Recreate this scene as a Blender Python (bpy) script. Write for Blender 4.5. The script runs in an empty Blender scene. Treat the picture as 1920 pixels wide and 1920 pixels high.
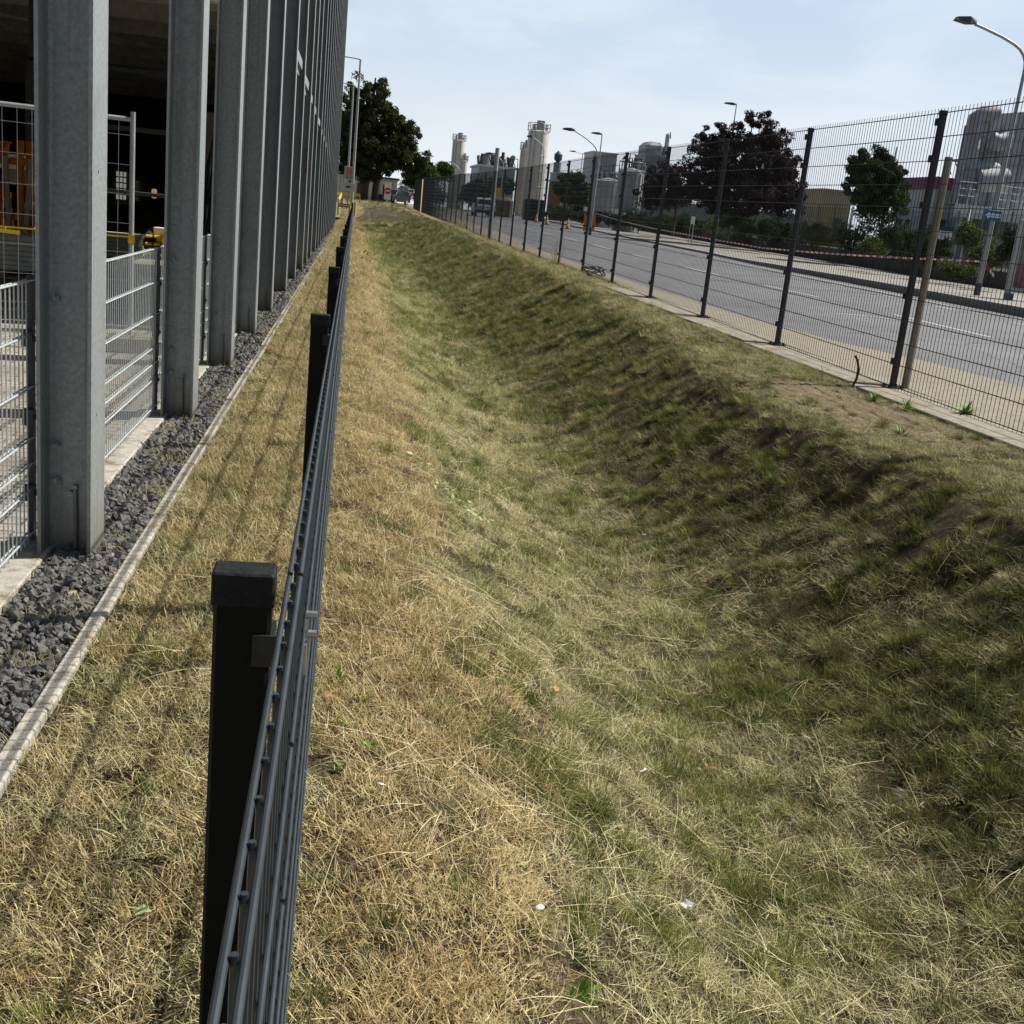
import bpy, math, random
import numpy as np
from math import radians, sin, cos, pi
from mathutils import Vector, Matrix
RN = np.random.RandomState(7)
random.seed(7)
sc = bpy.context.scene
COL = sc.collection

# ------------------------------------------------------------------ camera
FPX = 2117.4
CAM = np.array([0, 0, 1.45])
_p, _r, _y = radians(14.67), radians(5.92), radians(9.19)
CF = np.array([sin(_y)*cos(_p), cos(_y)*cos(_p), -sin(_p)])
_R0 = np.array([cos(_y), -sin(_y), 0.0]); _U0 = np.cross(_R0, CF)
CR = cos(_r)*_R0 + sin(_r)*_U0
CU = -sin(_r)*_R0 + cos(_r)*_U0
cam = bpy.data.cameras.new('camera'); camo = bpy.data.objects.new('camera', cam); COL.objects.link(camo)
M = Matrix.Identity(4)
for i in range(3):
    M[i][0] = CR[i]; M[i][1] = CU[i]; M[i][2] = -CF[i]; M[i][3] = CAM[i]
camo.matrix_world = M
cam.sensor_fit = 'HORIZONTAL'; cam.sensor_width = 36; cam.lens = FPX/1920*36
cam.clip_start = 0.02; cam.clip_end = 4000
sc.camera = camo

# ------------------------------------------------------------------ sun, sky, exposure
SUN_EL, SUN_AZ = 47.9, 16.0            # azimuth from +X towards +Y
sd = Vector((cos(radians(SUN_EL))*cos(radians(SUN_AZ)), cos(radians(SUN_EL))*sin(radians(SUN_AZ)), sin(radians(SUN_EL))))
sun = bpy.data.lights.new('sun', 'SUN'); suno = bpy.data.objects.new('sun', sun); COL.objects.link(suno)
sun.energy = 5.0; sun.angle = radians(0.5); sun.color = (1.0, 0.95, 0.86)
suno.rotation_euler = sd.to_track_quat('Z', 'Y').to_euler()
suno.location = (20, 6, 30)
w = bpy.data.worlds.new('World'); sc.world = w; w.use_nodes = True
wn = w.node_tree; wn.nodes.clear()
def N(t, ty, **k):
    n = t.nodes.new(ty)
    for a, b in k.items(): setattr(n, a, b)
    return n
sky = N(wn, 'ShaderNodeTexSky', sky_type='NISHITA', sun_disc=False)
sky.sun_elevation = radians(SUN_EL)
sky.sun_rotation = radians(90 - SUN_AZ)
sky.air_density = 1.0; sky.dust_density = 2.2; sky.ozone_density = 1.2
tc = N(wn, 'ShaderNodeTexCoord'); mp = N(wn, 'ShaderNodeMapping')
mp.inputs['Scale'].default_value = (1.0, 1.0, 4.5)
mp.inputs['Rotation'].default_value = (0.15, -0.2, 0.4)
nz = N(wn, 'ShaderNodeTexNoise'); nz.inputs['Scale'].default_value = 2.6; nz.inputs['Detail'].default_value = 9
nz.inputs['Roughness'].default_value = 0.6; nz.inputs['Distortion'].default_value = 0.5
rp = N(wn, 'ShaderNodeValToRGB'); rp.color_ramp.elements[0].position = 0.46; rp.color_ramp.elements[1].position = 0.78
rp.color_ramp.elements[0].color = (0, 0, 0, 1); rp.color_ramp.elements[1].color = (.8, .8, .8, 1)
mx = N(wn, 'ShaderNodeMix', data_type='RGBA'); mx.inputs[7].default_value = (15.2, 16.2, 17.2, 1)
# haze band: pale near the horizon, strongest on the sun side, fading into the clear upper sky
sx = N(wn, 'ShaderNodeSeparateXYZ'); wn.links.new(tc.outputs['Generated'], sx.inputs[0])
hr = N(wn, 'ShaderNodeValToRGB'); hr.color_ramp.interpolation = 'EASE'
for e_, (q, c_) in zip([hr.color_ramp.elements[0], hr.color_ramp.elements.new(.16), hr.color_ramp.elements[-1]], [(0, 1), (.16, .85), (.55, .0)]): e_.position = q; e_.color = (c_, c_, c_, 1)
wn.links.new(sx.outputs[2], hr.inputs[0])
dt = N(wn, 'ShaderNodeVectorMath', operation='DOT_PRODUCT'); dt.inputs[1].default_value = (.5, .866, 0); wn.links.new(tc.outputs['Generated'], dt.inputs[0])
da = N(wn, 'ShaderNodeMapRange'); da.inputs[1].default_value = -.6; da.inputs[2].default_value = .9; da.inputs[3].default_value = .12; da.inputs[4].default_value = 1; wn.links.new(dt.outputs['Value'], da.inputs[0])
mh = N(wn, 'ShaderNodeMath', operation='MULTIPLY'); wn.links.new(hr.outputs[0], mh.inputs[0]); wn.links.new(da.outputs[0], mh.inputs[1])
hc = N(wn, 'ShaderNodeMix', data_type='RGBA'); hc.inputs[6].default_value = (13.6, 14.8, 16.0, 1); hc.inputs[7].default_value = (8.4, 12.0, 17.2, 1)
he = N(wn, 'ShaderNodeMapRange'); he.inputs[1].default_value = .06; he.inputs[2].default_value = .30; wn.links.new(sx.outputs[2], he.inputs[0]); wn.links.new(he.outputs[0], hc.inputs[0])
mz = N(wn, 'ShaderNodeMix', data_type='RGBA'); wn.links.new(mh.outputs[0], mz.inputs[0]); wn.links.new(sky.outputs[0], mz.inputs[6]); wn.links.new(hc.outputs[2], mz.inputs[7])
mc = N(wn, 'ShaderNodeMath', operation='MULTIPLY'); wn.links.new(da.outputs[0], mc.inputs[1])
bg = N(wn, 'ShaderNodeBackground'); bg.inputs['Strength'].default_value = 0.05
wo = N(wn, 'ShaderNodeOutputWorld')
L = wn.links
L.new(tc.outputs['Generated'], mp.inputs['Vector']); L.new(mp.outputs[0], nz.inputs['Vector'])
L.new(nz.outputs[0], rp.inputs[0]); L.new(rp.outputs[0], mc.inputs[0]); L.new(mc.outputs[0], mx.inputs[0]); L.new(mz.outputs[2], mx.inputs[6])
L.new(mx.outputs[2], bg.inputs['Color']); L.new(bg.outputs[0], wo.inputs[0])
sc.view_settings.view_transform = 'Standard'; sc.view_settings.look = 'None'
sc.view_settings.exposure = 0.25; sc.view_settings.gamma = 1.0
sc.cycles.max_bounces = 6; sc.cycles.diffuse_bounces = 4; sc.cycles.transparent_max_bounces = 8

# ------------------------------------------------------------------ helpers
def at(x, y, X=None, Y=None, Z=None):
    d = CF + CR*(x-960)/FPX - CU*(y-960)/FPX
    t = (X-CAM[0])/d[0] if X is not None else (Y-CAM[1])/d[1] if Y is not None else (Z-CAM[2])/d[2]
    return CAM + t*d

def ip(v, xs, ys): return np.interp(v, xs, ys)
RY = [-60, 9, 25, 34, 48, 56, 82, 106, 140, 2000]; RZ = [0.15, .24, .373, .40, .51, .63, .88, 1.13, 1.45, 2.2]
def Rz(Y): return ip(Y, RY, RZ)
def Lz(Y): return ip(Y, [-60, 45, 55, 64, 74, 100, 140, 2000], [0, 0, .08, .2, .85, 1.15, 1.4, 2.2])
def vnoise(x, y, s, seed=0):
    x = np.asarray(x)/s; y = np.asarray(y)/s
    xi = np.floor(x).astype(np.int64); yi = np.floor(y).astype(np.int64)
    fx = x-xi; fy = y-yi; fx = fx*fx*(3-2*fx); fy = fy*fy*(3-2*fy)
    def h(a, b):
        n = (a*374761393 + b*668265263 + seed*982451653) & 0x7fffffff
        n = ((n ^ (n >> 13))*1274126177) & 0x7fffffff
        return ((n ^ (n >> 16)) & 0xffff)/65535.0
    return (h(xi, yi)*(1-fx)*(1-fy)+h(xi+1, yi)*fx*(1-fy)+h(xi, yi+1)*(1-fx)*fy+h(xi+1, yi+1)*fx*fy)
def fnoise(x, y, s, seed=0, o=3):
    return sum(vnoise(x, y, s/2**k, seed+k)*0.5**k for k in range(o))/sum(0.5**k for k in range(o))
def ss(t): t = np.clip(t, 0, 1); return t*t*(3-2*t)
def crestX(Y): return ip(Y, [2, 4, 5.4, 7, 8, 10, 14, 20, 26, 39, 58], [3.7, 3.6, 3.5, 3.28, 3.22, 3.4, 3.68, 3.95, 4.1, 4.36, 4.5])
def floorX(Y): return ip(Y, [0, 17, 29, 63], [1.72, 1.72, 1.45, 1.2])
def floorZ(Y): return ip(Y, [0, 42, 50, 57, 62, 68, 74, 100, 140, 2000], [-.6, -.6, -.5, -.1, .72, .95, 1.08, 1.2, 1.45, 2.2])
def turf(X, Y, bumps=True):
    X = np.asarray(X, float); Y = np.asarray(Y, float)
    L_, R_, F_, fx, cx = Lz(Y), Rz(Y), floorZ(Y), floorX(Y), crestX(Y)+0.16*(fnoise(Y, Y*0+3, 1.6, 5)-.5)
    fl, fr = fx-.42, fx+.38
    a = ss((X-.05)/(fl-.05+.35)); cx = cx+.14*(fnoise(Y, X*0+9, .7, 6)-.5); t = np.clip((X-fr+.22)/(cx-fr+.22), 0, 1.3)
    b = np.where(t < .93, .955*(t/.93)**1.42, .955+.045*ss((t-.93)/.17))
    z = L_+(F_-L_)*a
    z = z+(R_-F_)*b
    if bumps:
        k = ip(Y, [0, 20, 60, 130], [1, 1, 1.6, 2])
        z = z+(fnoise(X, Y, .55, 11)-.5)*.05*k+(fnoise(X, Y, .16, 21)-.5)*.03
        sl = np.exp(-((X-(fr+cx)/2)/.65)**2)
        z = z+sl*(fnoise(X*1.0+Y*.4, Y*1.0, .30, 31)-.5)*.11
        z = np.where(X > 4.5, R_+(z-R_)*np.clip((4.72-X)/.22, 0, 1)-.01, z)
        z = np.where(X < -.62, L_+(z-L_)*.3-.005, z)
    return z

def new_mesh(name, V, Fq, mat=None, smooth=False):
    me = bpy.data.meshes.new(name)
    V = np.asarray(V, np.float32)
    if isinstance(Fq, np.ndarray):
        k = Fq.shape[1]; n = len(Fq)
        me.vertices.add(len(V)); me.vertices.foreach_set('co', V.ravel())
        me.loops.add(n*k); me.polygons.add(n)
        me.loops.foreach_set('vertex_index', Fq.astype(np.int32).ravel())
        me.polygons.foreach_set('loop_start', np.arange(0, n*k, k, dtype=np.int32))
        me.polygons.foreach_set('loop_total', np.full(n, k, np.int32))
        me.update(calc_edges=True)
    else:
        me.from_pydata([tuple(map(float, v)) for v in V], [], [tuple(map(int, f)) for f in Fq]); me.update()
    if smooth: me.polygons.foreach_set('use_smooth', np.ones(len(me.polygons), bool))
    if mat:
        for m in (mat if isinstance(mat, (list, tuple)) else [mat]): me.materials.append(m)
    return me

def link(name, me, parent=None, loc=None):
    o = bpy.data.objects.new(name, me); COL.objects.link(o)
    if parent is not None: o.parent = parent
    if loc is not None: o.location = loc
    return o
def tag(o, label=None, cat=None, group=None, kind=None):
    if label: o['label'] = label
    if cat: o['category'] = cat
    if group: o['group'] = group
    if kind: o['kind'] = kind
    return o
def thing(name, label, cat, loc=(0, 0, 0), rz=0, group=None):
    o = bpy.data.objects.new(name, None); COL.objects.link(o); o.empty_display_size = .1
    o.location = loc; o.rotation_euler = (0, 0, rz)
    return tag(o, label, cat, group)
def copy_tree(o, parent=None):
    c = o.copy(); COL.objects.link(c); c.parent = parent
    for ch in list(o.children): copy_tree(ch, c)
    return c

class MB:
    def __init__(s): s.V = []; s.F = []; s.mi = []; s.cur = 0
    def add(s, V, F):
        b = len(s.V); s.V += [tuple(v) for v in V]; s.F += [tuple(i+b for i in f) for f in F]; s.mi += [s.cur]*len(F); return s
    def box(s, x0, x1, y0, y1, z0, z1, M=None):
        V = [(x0, y0, z0), (x1, y0, z0), (x1, y1, z0), (x0, y1, z0), (x0, y0, z1), (x1, y0, z1), (x1, y1, z1), (x0, y1, z1)]
        if M is not None: V = [tuple(M @ Vector(v)) for v in V]
        return s.add(V, [(0, 3, 2, 1), (4, 5, 6, 7), (0, 1, 5, 4), (1, 2, 6, 5), (2, 3, 7, 6), (3, 0, 4, 7)])
    def cbox(s, x0, x1, y0, y1, z0, z1, c=.004):          # box with chamfered vertical and top edges
        V = []; prof = [(z0, 0), (z1-c, 0), (z1, c)]
        for z, i in prof:
            for (x, y, sx, sy) in ((x0, y0, 1, 1), (x1, y0, -1, 1), (x1, y1, -1, -1), (x0, y1, 1, -1)):
                V += [(x+sx*(i+c), y+sy*i, z), (x+sx*i, y+sy*(i+c), z)] if (sx*sy > 0) else [(x+sx*i, y+sy*(i+c), z), (x+sx*(i+c), y+sy*i, z)]
        F = []
        # ring order fix: order around
        n = 8; ring = [1, 0, 3, 2, 5, 4, 7, 6]
        V2 = []
        for k in range(3):
            blk = V[k*8:(k+1)*8]
            pts = sorted(blk, key=lambda p: math.atan2(p[1]-(y0+y1)/2, p[0]-(x0+x1)/2)); V2 += pts
        for k in range(2):
            for i in range(n): F.append((k*n+i, k*n+(i+1) % n, (k+1)*n+(i+1) % n, (k+1)*n+i))
        F.append(tuple(range(2*n, 3*n))); F.append(tuple(reversed(range(n))))
        return s.add(V2, F)
    def cyl(s, p0, p1, r0, r1=None, n=10, caps=True):
        r1 = r0 if r1 is None else r1
        p0 = Vector(p0); p1 = Vector(p1); d = (p1-p0).normalized()
        a = d.orthogonal().normalized(); b = d.cross(a)
        V = [p0+(a*cos(2*pi*i/n)+b*sin(2*pi*i/n))*r0 for i in range(n)]+[p1+(a*cos(2*pi*i/n)+b*sin(2*pi*i/n))*r1 for i in range(n)]
        F = [(i, (i+1) % n, n+(i+1) % n, n+i) for i in range(n)]
        if caps: F += [tuple(reversed(range(n))), tuple(range(n, 2*n))]
        return s.add([tuple(v) for v in V], F)
    def tube(s, P, r, n=8):
        P = [Vector(p) for p in P]; rs = r if isinstance(r, (list, tuple)) else [r]*len(P)
        V = []; F = []; a = None
        for i, p in enumerate(P):
            d = (P[min(i+1, len(P)-1)]-P[max(i-1, 0)]).normalized()
            a = d.orthogonal().normalized() if a is None else (a-d*a.dot(d)).normalized()
            b = d.cross(a)
            V += [p+(a*cos(2*pi*k/n)+b*sin(2*pi*k/n))*rs[i] for k in range(n)]
        for i in range(len(P)-1):
            for k in range(n): F.append((i*n+k, i*n+(k+1) % n, (i+1)*n+(k+1) % n, (i+1)*n+k))
        F += [tuple(reversed(range(n))), tuple(range((len(P)-1)*n, len(P)*n))]
        return s.add([tuple(v) for v in V], F)
    def lathe(s, prof, c=(0, 0, 0), n=24):
        V = []; F = []
        for r, z in prof: V += [(c[0]+r*cos(2*pi*i/n), c[1]+r*sin(2*pi*i/n), c[2]+z) for i in range(n)]
        for j in range(len(prof)-1):
            for i in range(n): F.append((j*n+i, j*n+(i+1) % n, (j+1)*n+(i+1) % n, (j+1)*n+i))
        F += [tuple(reversed(range(n))), tuple(range((len(prof)-1)*n, len(prof)*n))]
        return s.add(V, F)
    def prism(s, poly, y0, y1):            # polygon in XZ extruded along Y
        n = len(poly)
        V = [(x, y0, z) for x, z in poly]+[(x, y1, z) for x, z in poly]
        F = [(i, (i+1) % n, n+(i+1) % n, n+i) for i in range(n)]+[tuple(reversed(range(n))), tuple(range(n, 2*n))]
        return s.add(V, F)
    def build(s, name, mat, parent=None, loc=None, smooth=False, rz=None):
        me = bpy.data.meshes.new(name); me.from_pydata(s.V, [], s.F); me.update()
        for m in (mat if isinstance(mat, (list, tuple)) else [mat]): me.materials.append(m)
        if any(s.mi): me.polygons.foreach_set('material_index', s.mi)
        import bmesh
        bm = bmesh.new(); bm.from_mesh(me); bmesh.ops.recalc_face_normals(bm, faces=bm.faces); bm.to_mesh(me); bm.free()
        if smooth:
            for p in me.polygons: p.use_smooth = True
            try: me.set_sharp_from_angle(angle=radians(40))
            except Exception: pass
        o = link(name, me, parent, loc)
        if rz is not None: o.rotation_euler = (0, 0, rz)
        return o

# ------------------------------------------------------------------ materials
MT = {}
def mat(name, base, rough=.6, metal=0, noise=None, bump=None, spec=.3, var=.25, dirt=None):
    """base colour with procedural variation; noise=(scale, amount), bump=(scale, strength), dirt=(scale, colour, thresh)"""
    m = bpy.data.materials.new(name); m.use_nodes = True; t = m.node_tree; p = t.nodes['Principled BSDF']
    p.inputs['Base Color'].default_value = (*base, 1); p.inputs['Roughness'].default_value = rough
    p.inputs['Metallic'].default_value = metal; p.inputs['Specular IOR Level'].default_value = spec
    geo = N(t, 'ShaderNodeNewGeometry'); col = None
    ns = noise or (6, .15)
    n1 = N(t, 'ShaderNodeTexNoise'); n1.inputs['Scale'].default_value = ns[0]; n1.inputs['Detail'].default_value = 6; n1.inputs['Roughness'].default_value = .65
    t.links.new(geo.outputs['Position'], n1.inputs['Vector'])
    mr = N(t, 'ShaderNodeMapRange'); mr.inputs[1].default_value = .3; mr.inputs[2].default_value = .7
    mr.inputs[3].default_value = 1-ns[1]; mr.inputs[4].default_value = 1+ns[1]
    t.links.new(n1.outputs[0], mr.inputs[0])
    vm = N(t, 'ShaderNodeVectorMath', operation='SCALE'); vm.inputs[0].default_value = base
    t.links.new(mr.outputs[0], vm.inputs['Scale']); col = vm.outputs[0]
    if dirt:
        n2 = N(t, 'ShaderNodeTexNoise'); n2.inputs['Scale'].default_value = dirt[0]; n2.inputs['Detail'].default_value = 8; n2.inputs['Roughness'].default_value = .7
        t.links.new(geo.outputs['Position'], n2.inputs['Vector'])
        r2 = N(t, 'ShaderNodeMapRange'); r2.inputs[1].default_value = dirt[2]; r2.inputs[2].default_value = dirt[2]+.15
        t.links.new(n2.outputs[0], r2.inputs[0])
        mm = N(t, 'ShaderNodeMix', data_type='RGBA'); mm.inputs[7].default_value = (*dirt[1], 1)
        t.links.new(r2.outputs[0], mm.inputs[0]); t.links.new(col, mm.inputs[6]); col = mm.outputs[2]
    t.links.new(col, p.inputs['Base Color'])
    rr = N(t, 'ShaderNodeMapRange'); rr.inputs[3].default_value = max(0, rough-.12); rr.inputs[4].default_value = min(1, rough+.12)
    t.links.new(n1.outputs[0], rr.inputs[0]); t.links.new(rr.outputs[0], p.inputs['Roughness'])
    if bump:
        n3 = N(t, 'ShaderNodeTexNoise'); n3.inputs['Scale'].default_value = bump[0]; n3.inputs['Detail'].default_value = 4
        t.links.new(geo.outputs['Position'], n3.inputs['Vector'])
        bn = N(t, 'ShaderNodeBump'); bn.inputs['Strength'].default_value = bump[1]; bn.inputs['Distance'].default_value = .01
        t.links.new(n3.outputs[0], bn.inputs['Height']); t.links.new(bn.outputs[0], p.inputs['Normal'])
    MT[name] = m
    return m
mat('galv', (.32, .345, .35), .5, .3, (55, .26), None, .4, dirt=(1.3, (.24, .25, .245), .55))
mat('galv_wire', (.62, .66, .67), .42, .35, (40, .15), None, .5)
mat('anthracite', (.030, .040, .048), .45, 0, (25, .25), None, .5)
mat('post_paint', (.005, .006, .0065), .5, 0, (12, .3), (300, .1), .15)
mat('cap_plastic', (.020, .022, .022), .6, 0, (60, .4), (150, .2), .12)
mat('fence_paint', (.012, .019, .025), .42, 0, (6, .3), None, .45)
mat('steel_clip', (.55, .52, .45), .3, .8, (50, .2))
mat('bolt', (.25, .26, .26), .4, .7, (50, .3))
mat('concrete', (.44, .42, .37), .85, 0, (18, .22), (120, .5), .2, dirt=(7, (.20, .17, .12), .50))
mat('concrete_dark', (.33, .295, .24), .9, 0, (9, .25), (90, .4), .2, dirt=(3, (.20, .175, .13), .52))
mat('wall_dark', (.075, .07, .065), .9, 0, (4, .35), (60, .4), .2, dirt=(2, (.03, .03, .028), .5))
mat('dark_clad', (.045, .048, .05), .6, .1, (3, .2))
mat('interior', (.22, .21, .19), .85, 0, (2, .25))
mat('deck', (.30, .27, .23), .8, 0, (3, .25))
mat('beam', (.8, .78, .74), .6, .2, (5, .2))
mat('board', (.60, .57, .48), .8, 0, (9, .2))
mat('wood', (.30, .20, .10), .8, 0, (20, .3))
mat('pallet', (.34, .26, .16), .8, 0, (14, .3))
mat('yellow', (.78, .55, .04), .5, 0, (9, .15))
mat('orange', (.75, .26, .03), .5, 0, (9, .2))
mat('red', (.62, .03, .03), .5, 0, (5, .15))
mat('white', (.78, .78, .76), .5, 0, (6, .08))
mat('blue', (.035, .12, .31), .45, 0, (6, .1))
mat('cream', (.62, .55, .40), .6, 0, (5, .15))
mat('silo', (.62, .60, .56), .55, .1, (1.2, .10), dirt=(.25, (.50, .47, .42), .5))
mat('pole', (.36, .38, .39), .5, .3, (8, .15))
mat('dark_metal', (.07, .08, .09), .5, .3, (6, .25))
mat('grey_panel', (.29, .31, .33), .55, .2, (3, .15), dirt=(1, (.22, .23, .24), .55))
mat('plant_grey', (.38, .385, .41), .6, 0, (2, .2), dirt=(.7, (.30, .30, .325), .52))
mat('pale_panel', (.50, .52, .54), .6, .1, (1.5, .1))
mat('magenta', (.22, .025, .11), .55, 0, (2, .15))
mat('beige_wall', (.50, .40, .24), .8, 0, (1.5, .12))
mat('brick', (.22, .10, .06), .85, 0, (10, .3))
mat('pale_wall', (.55, .54, .50), .8, 0, (2, .12))
mat('dark_paint', (.012, .013, .016), .4, 0, (5, .3))
mat('glass', (.02, .025, .03), .08, 0, (2, .2), None, .9)
mat('car_silver', (.45, .47, .50), .28, .5, (2, .06), None, .6)
mat('rubber', (.02, .02, .02), .85, 0, (20, .3))
mat('bark', (.085, .062, .045), .95, 0, (9, .4), (30, 1))
mat('paper', (.75, .75, .74), .7, 0, (30, .1))
mat('dead_leaf', (.42, .25, .11), .8, 0, (60, .3))
mat('red_leaf', (.26, .09, .05), .8, 0, (60, .3))
mat('weed', (.17, .34, .035), .55, 0, (30, .25))
mat('pale_weed', (.42, .50, .24), .7, 0, (40, .2))
mat('rust', (.10, .045, .025), .8, 0, (30, .4))

def streaks(name, col, sc_, thr, zdirt=None):
    """rain streaks with their own colour, and mud splashed on the lowest part"""
    t = MT[name].node_tree; p = t.nodes['Principled BSDF']; src = p.inputs['Base Color'].links[0].from_socket
    geo = N(t, 'ShaderNodeNewGeometry'); mp_ = N(t, 'ShaderNodeMapping'); mp_.inputs['Scale'].default_value = sc_; t.links.new(geo.outputs['Position'], mp_.inputs[0])
    n = N(t, 'ShaderNodeTexNoise'); n.inputs['Scale'].default_value = 1; n.inputs['Detail'].default_value = 7; n.inputs['Roughness'].default_value = .7; t.links.new(mp_.outputs[0], n.inputs['Vector'])
    r = N(t, 'ShaderNodeMapRange'); r.inputs[1].default_value = thr; r.inputs[2].default_value = thr+.16; r.inputs[4].default_value = .75; t.links.new(n.outputs[0], r.inputs[0])
    m = N(t, 'ShaderNodeMix', data_type='RGBA'); m.inputs[7].default_value = (*col, 1); t.links.new(r.outputs[0], m.inputs[0]); t.links.new(src, m.inputs[6]); out = m.outputs[2]
    if zdirt:
        s = N(t, 'ShaderNodeSeparateXYZ'); t.links.new(geo.outputs['Position'], s.inputs[0])
        a = N(t, 'ShaderNodeMath', operation='MULTIPLY_ADD'); a.inputs[1].default_value = -.5; t.links.new(n.outputs[0], a.inputs[0]); t.links.new(s.outputs[2], a.inputs[2])
        q = N(t, 'ShaderNodeMapRange'); q.inputs[1].default_value = -.25; q.inputs[2].default_value = .0; q.inputs[3].default_value = .7; q.inputs[4].default_value = 0; t.links.new(a.outputs[0], q.inputs[0])
        m2 = N(t, 'ShaderNodeMix', data_type='RGBA'); m2.inputs[7].default_value = (*zdirt, 1); t.links.new(q.outputs[0], m2.inputs[0]); t.links.new(out, m2.inputs[6]); out = m2.outputs[2]
    t.links.new(out, p.inputs['Base Color'])
streaks('galv', (.20, .21, .205), (26, 26, .7), .54, (.20, .175, .13))
streaks('silo', (.40, .37, .32), (1.6, 1.6, .05), .52)
streaks('pale_panel', (.36, .36, .35), (2, 2, .08), .56)
streaks('plant_grey', (.24, .235, .24), (1.4, 1.4, .08), .54)
# ------------------------------------------------------------------ ground materials
def turf_col(t, blade=False):
    """colour nodes of the turf; returns socket"""
    geo = N(t, 'ShaderNodeNewGeometry'); Lk = t.links
    def noise(s, d=5, r=.6):
        n = N(t, 'ShaderNodeTexNoise'); n.inputs['Scale'].default_value = s; n.inputs['Detail'].default_value = d; n.inputs['Roughness'].default_value = r
        Lk.new(geo.outputs['Position'], n.inputs['Vector']); return n.outputs[0]
    def rng(s, a, b, c=0, d=1):
        m = N(t, 'ShaderNodeMapRange'); m.inputs[1].default_value = a; m.inputs[2].default_value = b; m.inputs[3].default_value = c; m.inputs[4].default_value = d
        Lk.new(s, m.inputs[0]); return m.outputs[0]
    def mixc(f, a, b):
        m = N(t, 'ShaderNodeMix', data_type='RGBA')
        if isinstance(f, float): m.inputs[0].default_value = f
        else: Lk.new(f, m.inputs[0])
        for s, v in ((6, a), (7, b)):
            if isinstance(v, tuple): m.inputs[s].default_value = (*v, 1)
            else: Lk.new(v, m.inputs[s])
        return m.outputs[2]
    return geo, noise, rng, mixc

def ground_mat():
    m = bpy.data.materials.new('turf_soil'); m.use_nodes = True; t = m.node_tree; p = t.nodes['Principled BSDF']
    geo, noise, rng, mixc = turf_col(t)
    p.inputs['Roughness'].default_value = .95; p.inputs['Specular IOR Level'].default_value = .1
    a = noise(3.5, 8, .7); b = noise(28, 6, .75); c = noise(.9, 4); d = noise(140, 3, .8)
    dark_soil = mixc(rng(b, .35, .65), (.035, .026, .018), (.13, .10, .068)); sandy = mixc(rng(d, .35, .65), (.17, .13, .085), (.42, .34, .23))
    straw = mixc(rng(d, .42, .66), (.035, .028, .016), (.24, .205, .11))
    green = mixc(rng(d, .4, .66), (.022, .027, .011), (.13, .145, .05))
    at_ = N(t, 'ShaderNodeAttribute'); at_.attribute_name = 'zone'      # r dry, g green, b bare soil
    sp = N(t, 'ShaderNodeSeparateColor'); t.links.new(at_.outputs['Color'], sp.inputs[0])
    def add(s, n, k):
        q = N(t, 'ShaderNodeMath', operation='MULTIPLY_ADD'); q.inputs[1].default_value = k; t.links.new(n, q.inputs[0]); t.links.new(s, q.inputs[2]); return q.outputs[0]
    soil = mixc(sp.outputs[0], dark_soil, sandy)
    g = rng(add(sp.outputs[1], a, .9), .75, 1.05)
    col = mixc(g, straw, green)
    s_ = rng(add(sp.outputs[2], b, .8), .75, .95)
    col = mixc(s_, col, soil)
    t.links.new(col, p.inputs['Base Color'])
    bn = N(t, 'ShaderNodeBump'); bn.inputs['Strength'].default_value = 1; bn.inputs['Distance'].default_value = .035
    ad = N(t, 'ShaderNodeMath', operation='MULTIPLY_ADD'); ad.inputs[1].default_value = .5; t.links.new(d, ad.inputs[0]); t.links.new(b, ad.inputs[2]); t.links.new(ad.outputs[0], bn.inputs['Height']); t.links.new(bn.outputs[0], p.inputs['Normal'])
    return m
def blade_mat(name, dark, light, patch, tr=.25):
    m = bpy.data.materials.new(name); m.use_nodes = True; t = m.node_tree; t.nodes.remove(t.nodes['Principled BSDF'])
    geo, noise, rng, mixc = turf_col(t)
    oi = N(t, 'ShaderNodeObjectInfo'); big = noise(1.7, 4); fine = noise(60, 2)
    c = mixc(oi.outputs['Random'], dark, light)
    c = mixc(rng(big, .45, .65, 0, .5), c, patch)
    c2 = N(t, 'ShaderNodeVectorMath', operation='SCALE'); t.links.new(c, c2.inputs[0]); t.links.new(rng(fine, .25, .75, .45, 1.5), c2.inputs['Scale'])
    d = N(t, 'ShaderNodeBsdfDiffuse'); tl = N(t, 'ShaderNodeBsdfTranslucent'); gl = N(t, 'ShaderNodeBsdfGlossy'); gl.inputs['Roughness'].default_value = .45
    t.links.new(c2.outputs[0], d.inputs[0]); t.links.new(c2.outputs[0], tl.inputs[0]); gl.inputs[0].default_value = (1, 1, .9, 1)
    s = N(t, 'ShaderNodeMixShader'); s.inputs[0].default_value = tr; t.links.new(d.outputs[0], s.inputs[1]); t.links.new(tl.outputs[0], s.inputs[2])
    s2 = N(t, 'ShaderNodeMixShader'); s2.inputs[0].default_value = .02; t.links.new(s.outputs[0], s2.inputs[1]); t.links.new(gl.outputs[0], s2.inputs[2])
    t.links.new(s2.outputs[0], t.nodes['Material Output'].inputs[0]); MT[name] = m
    return m
blade_mat('blade_gold', (.38, .285, .125), (.70, .58, .31), (.30, .19, .10), .2)
blade_mat('blade_tan', (.25, .235, .105), (.68, .61, .35), (.29, .30, .10), .2)
blade_mat('blade_green', (.075, .11, .024), (.34, .36, .11), (.25, .27, .075), .25)
blade_mat('blade_dark', (.06, .08, .022), (.22, .22, .08), (.17, .13, .06), .25)
blade_mat('straw', (.58, .50, .27), (.80, .72, .46), (.62, .52, .28), .2)
mat('gravel_dark', (.125, .122, .118), .7, 0, (30, .35), (60, .8), .35, dirt=(2.2, (.16, .145, .12), .62))
GM = ground_mat()

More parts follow.
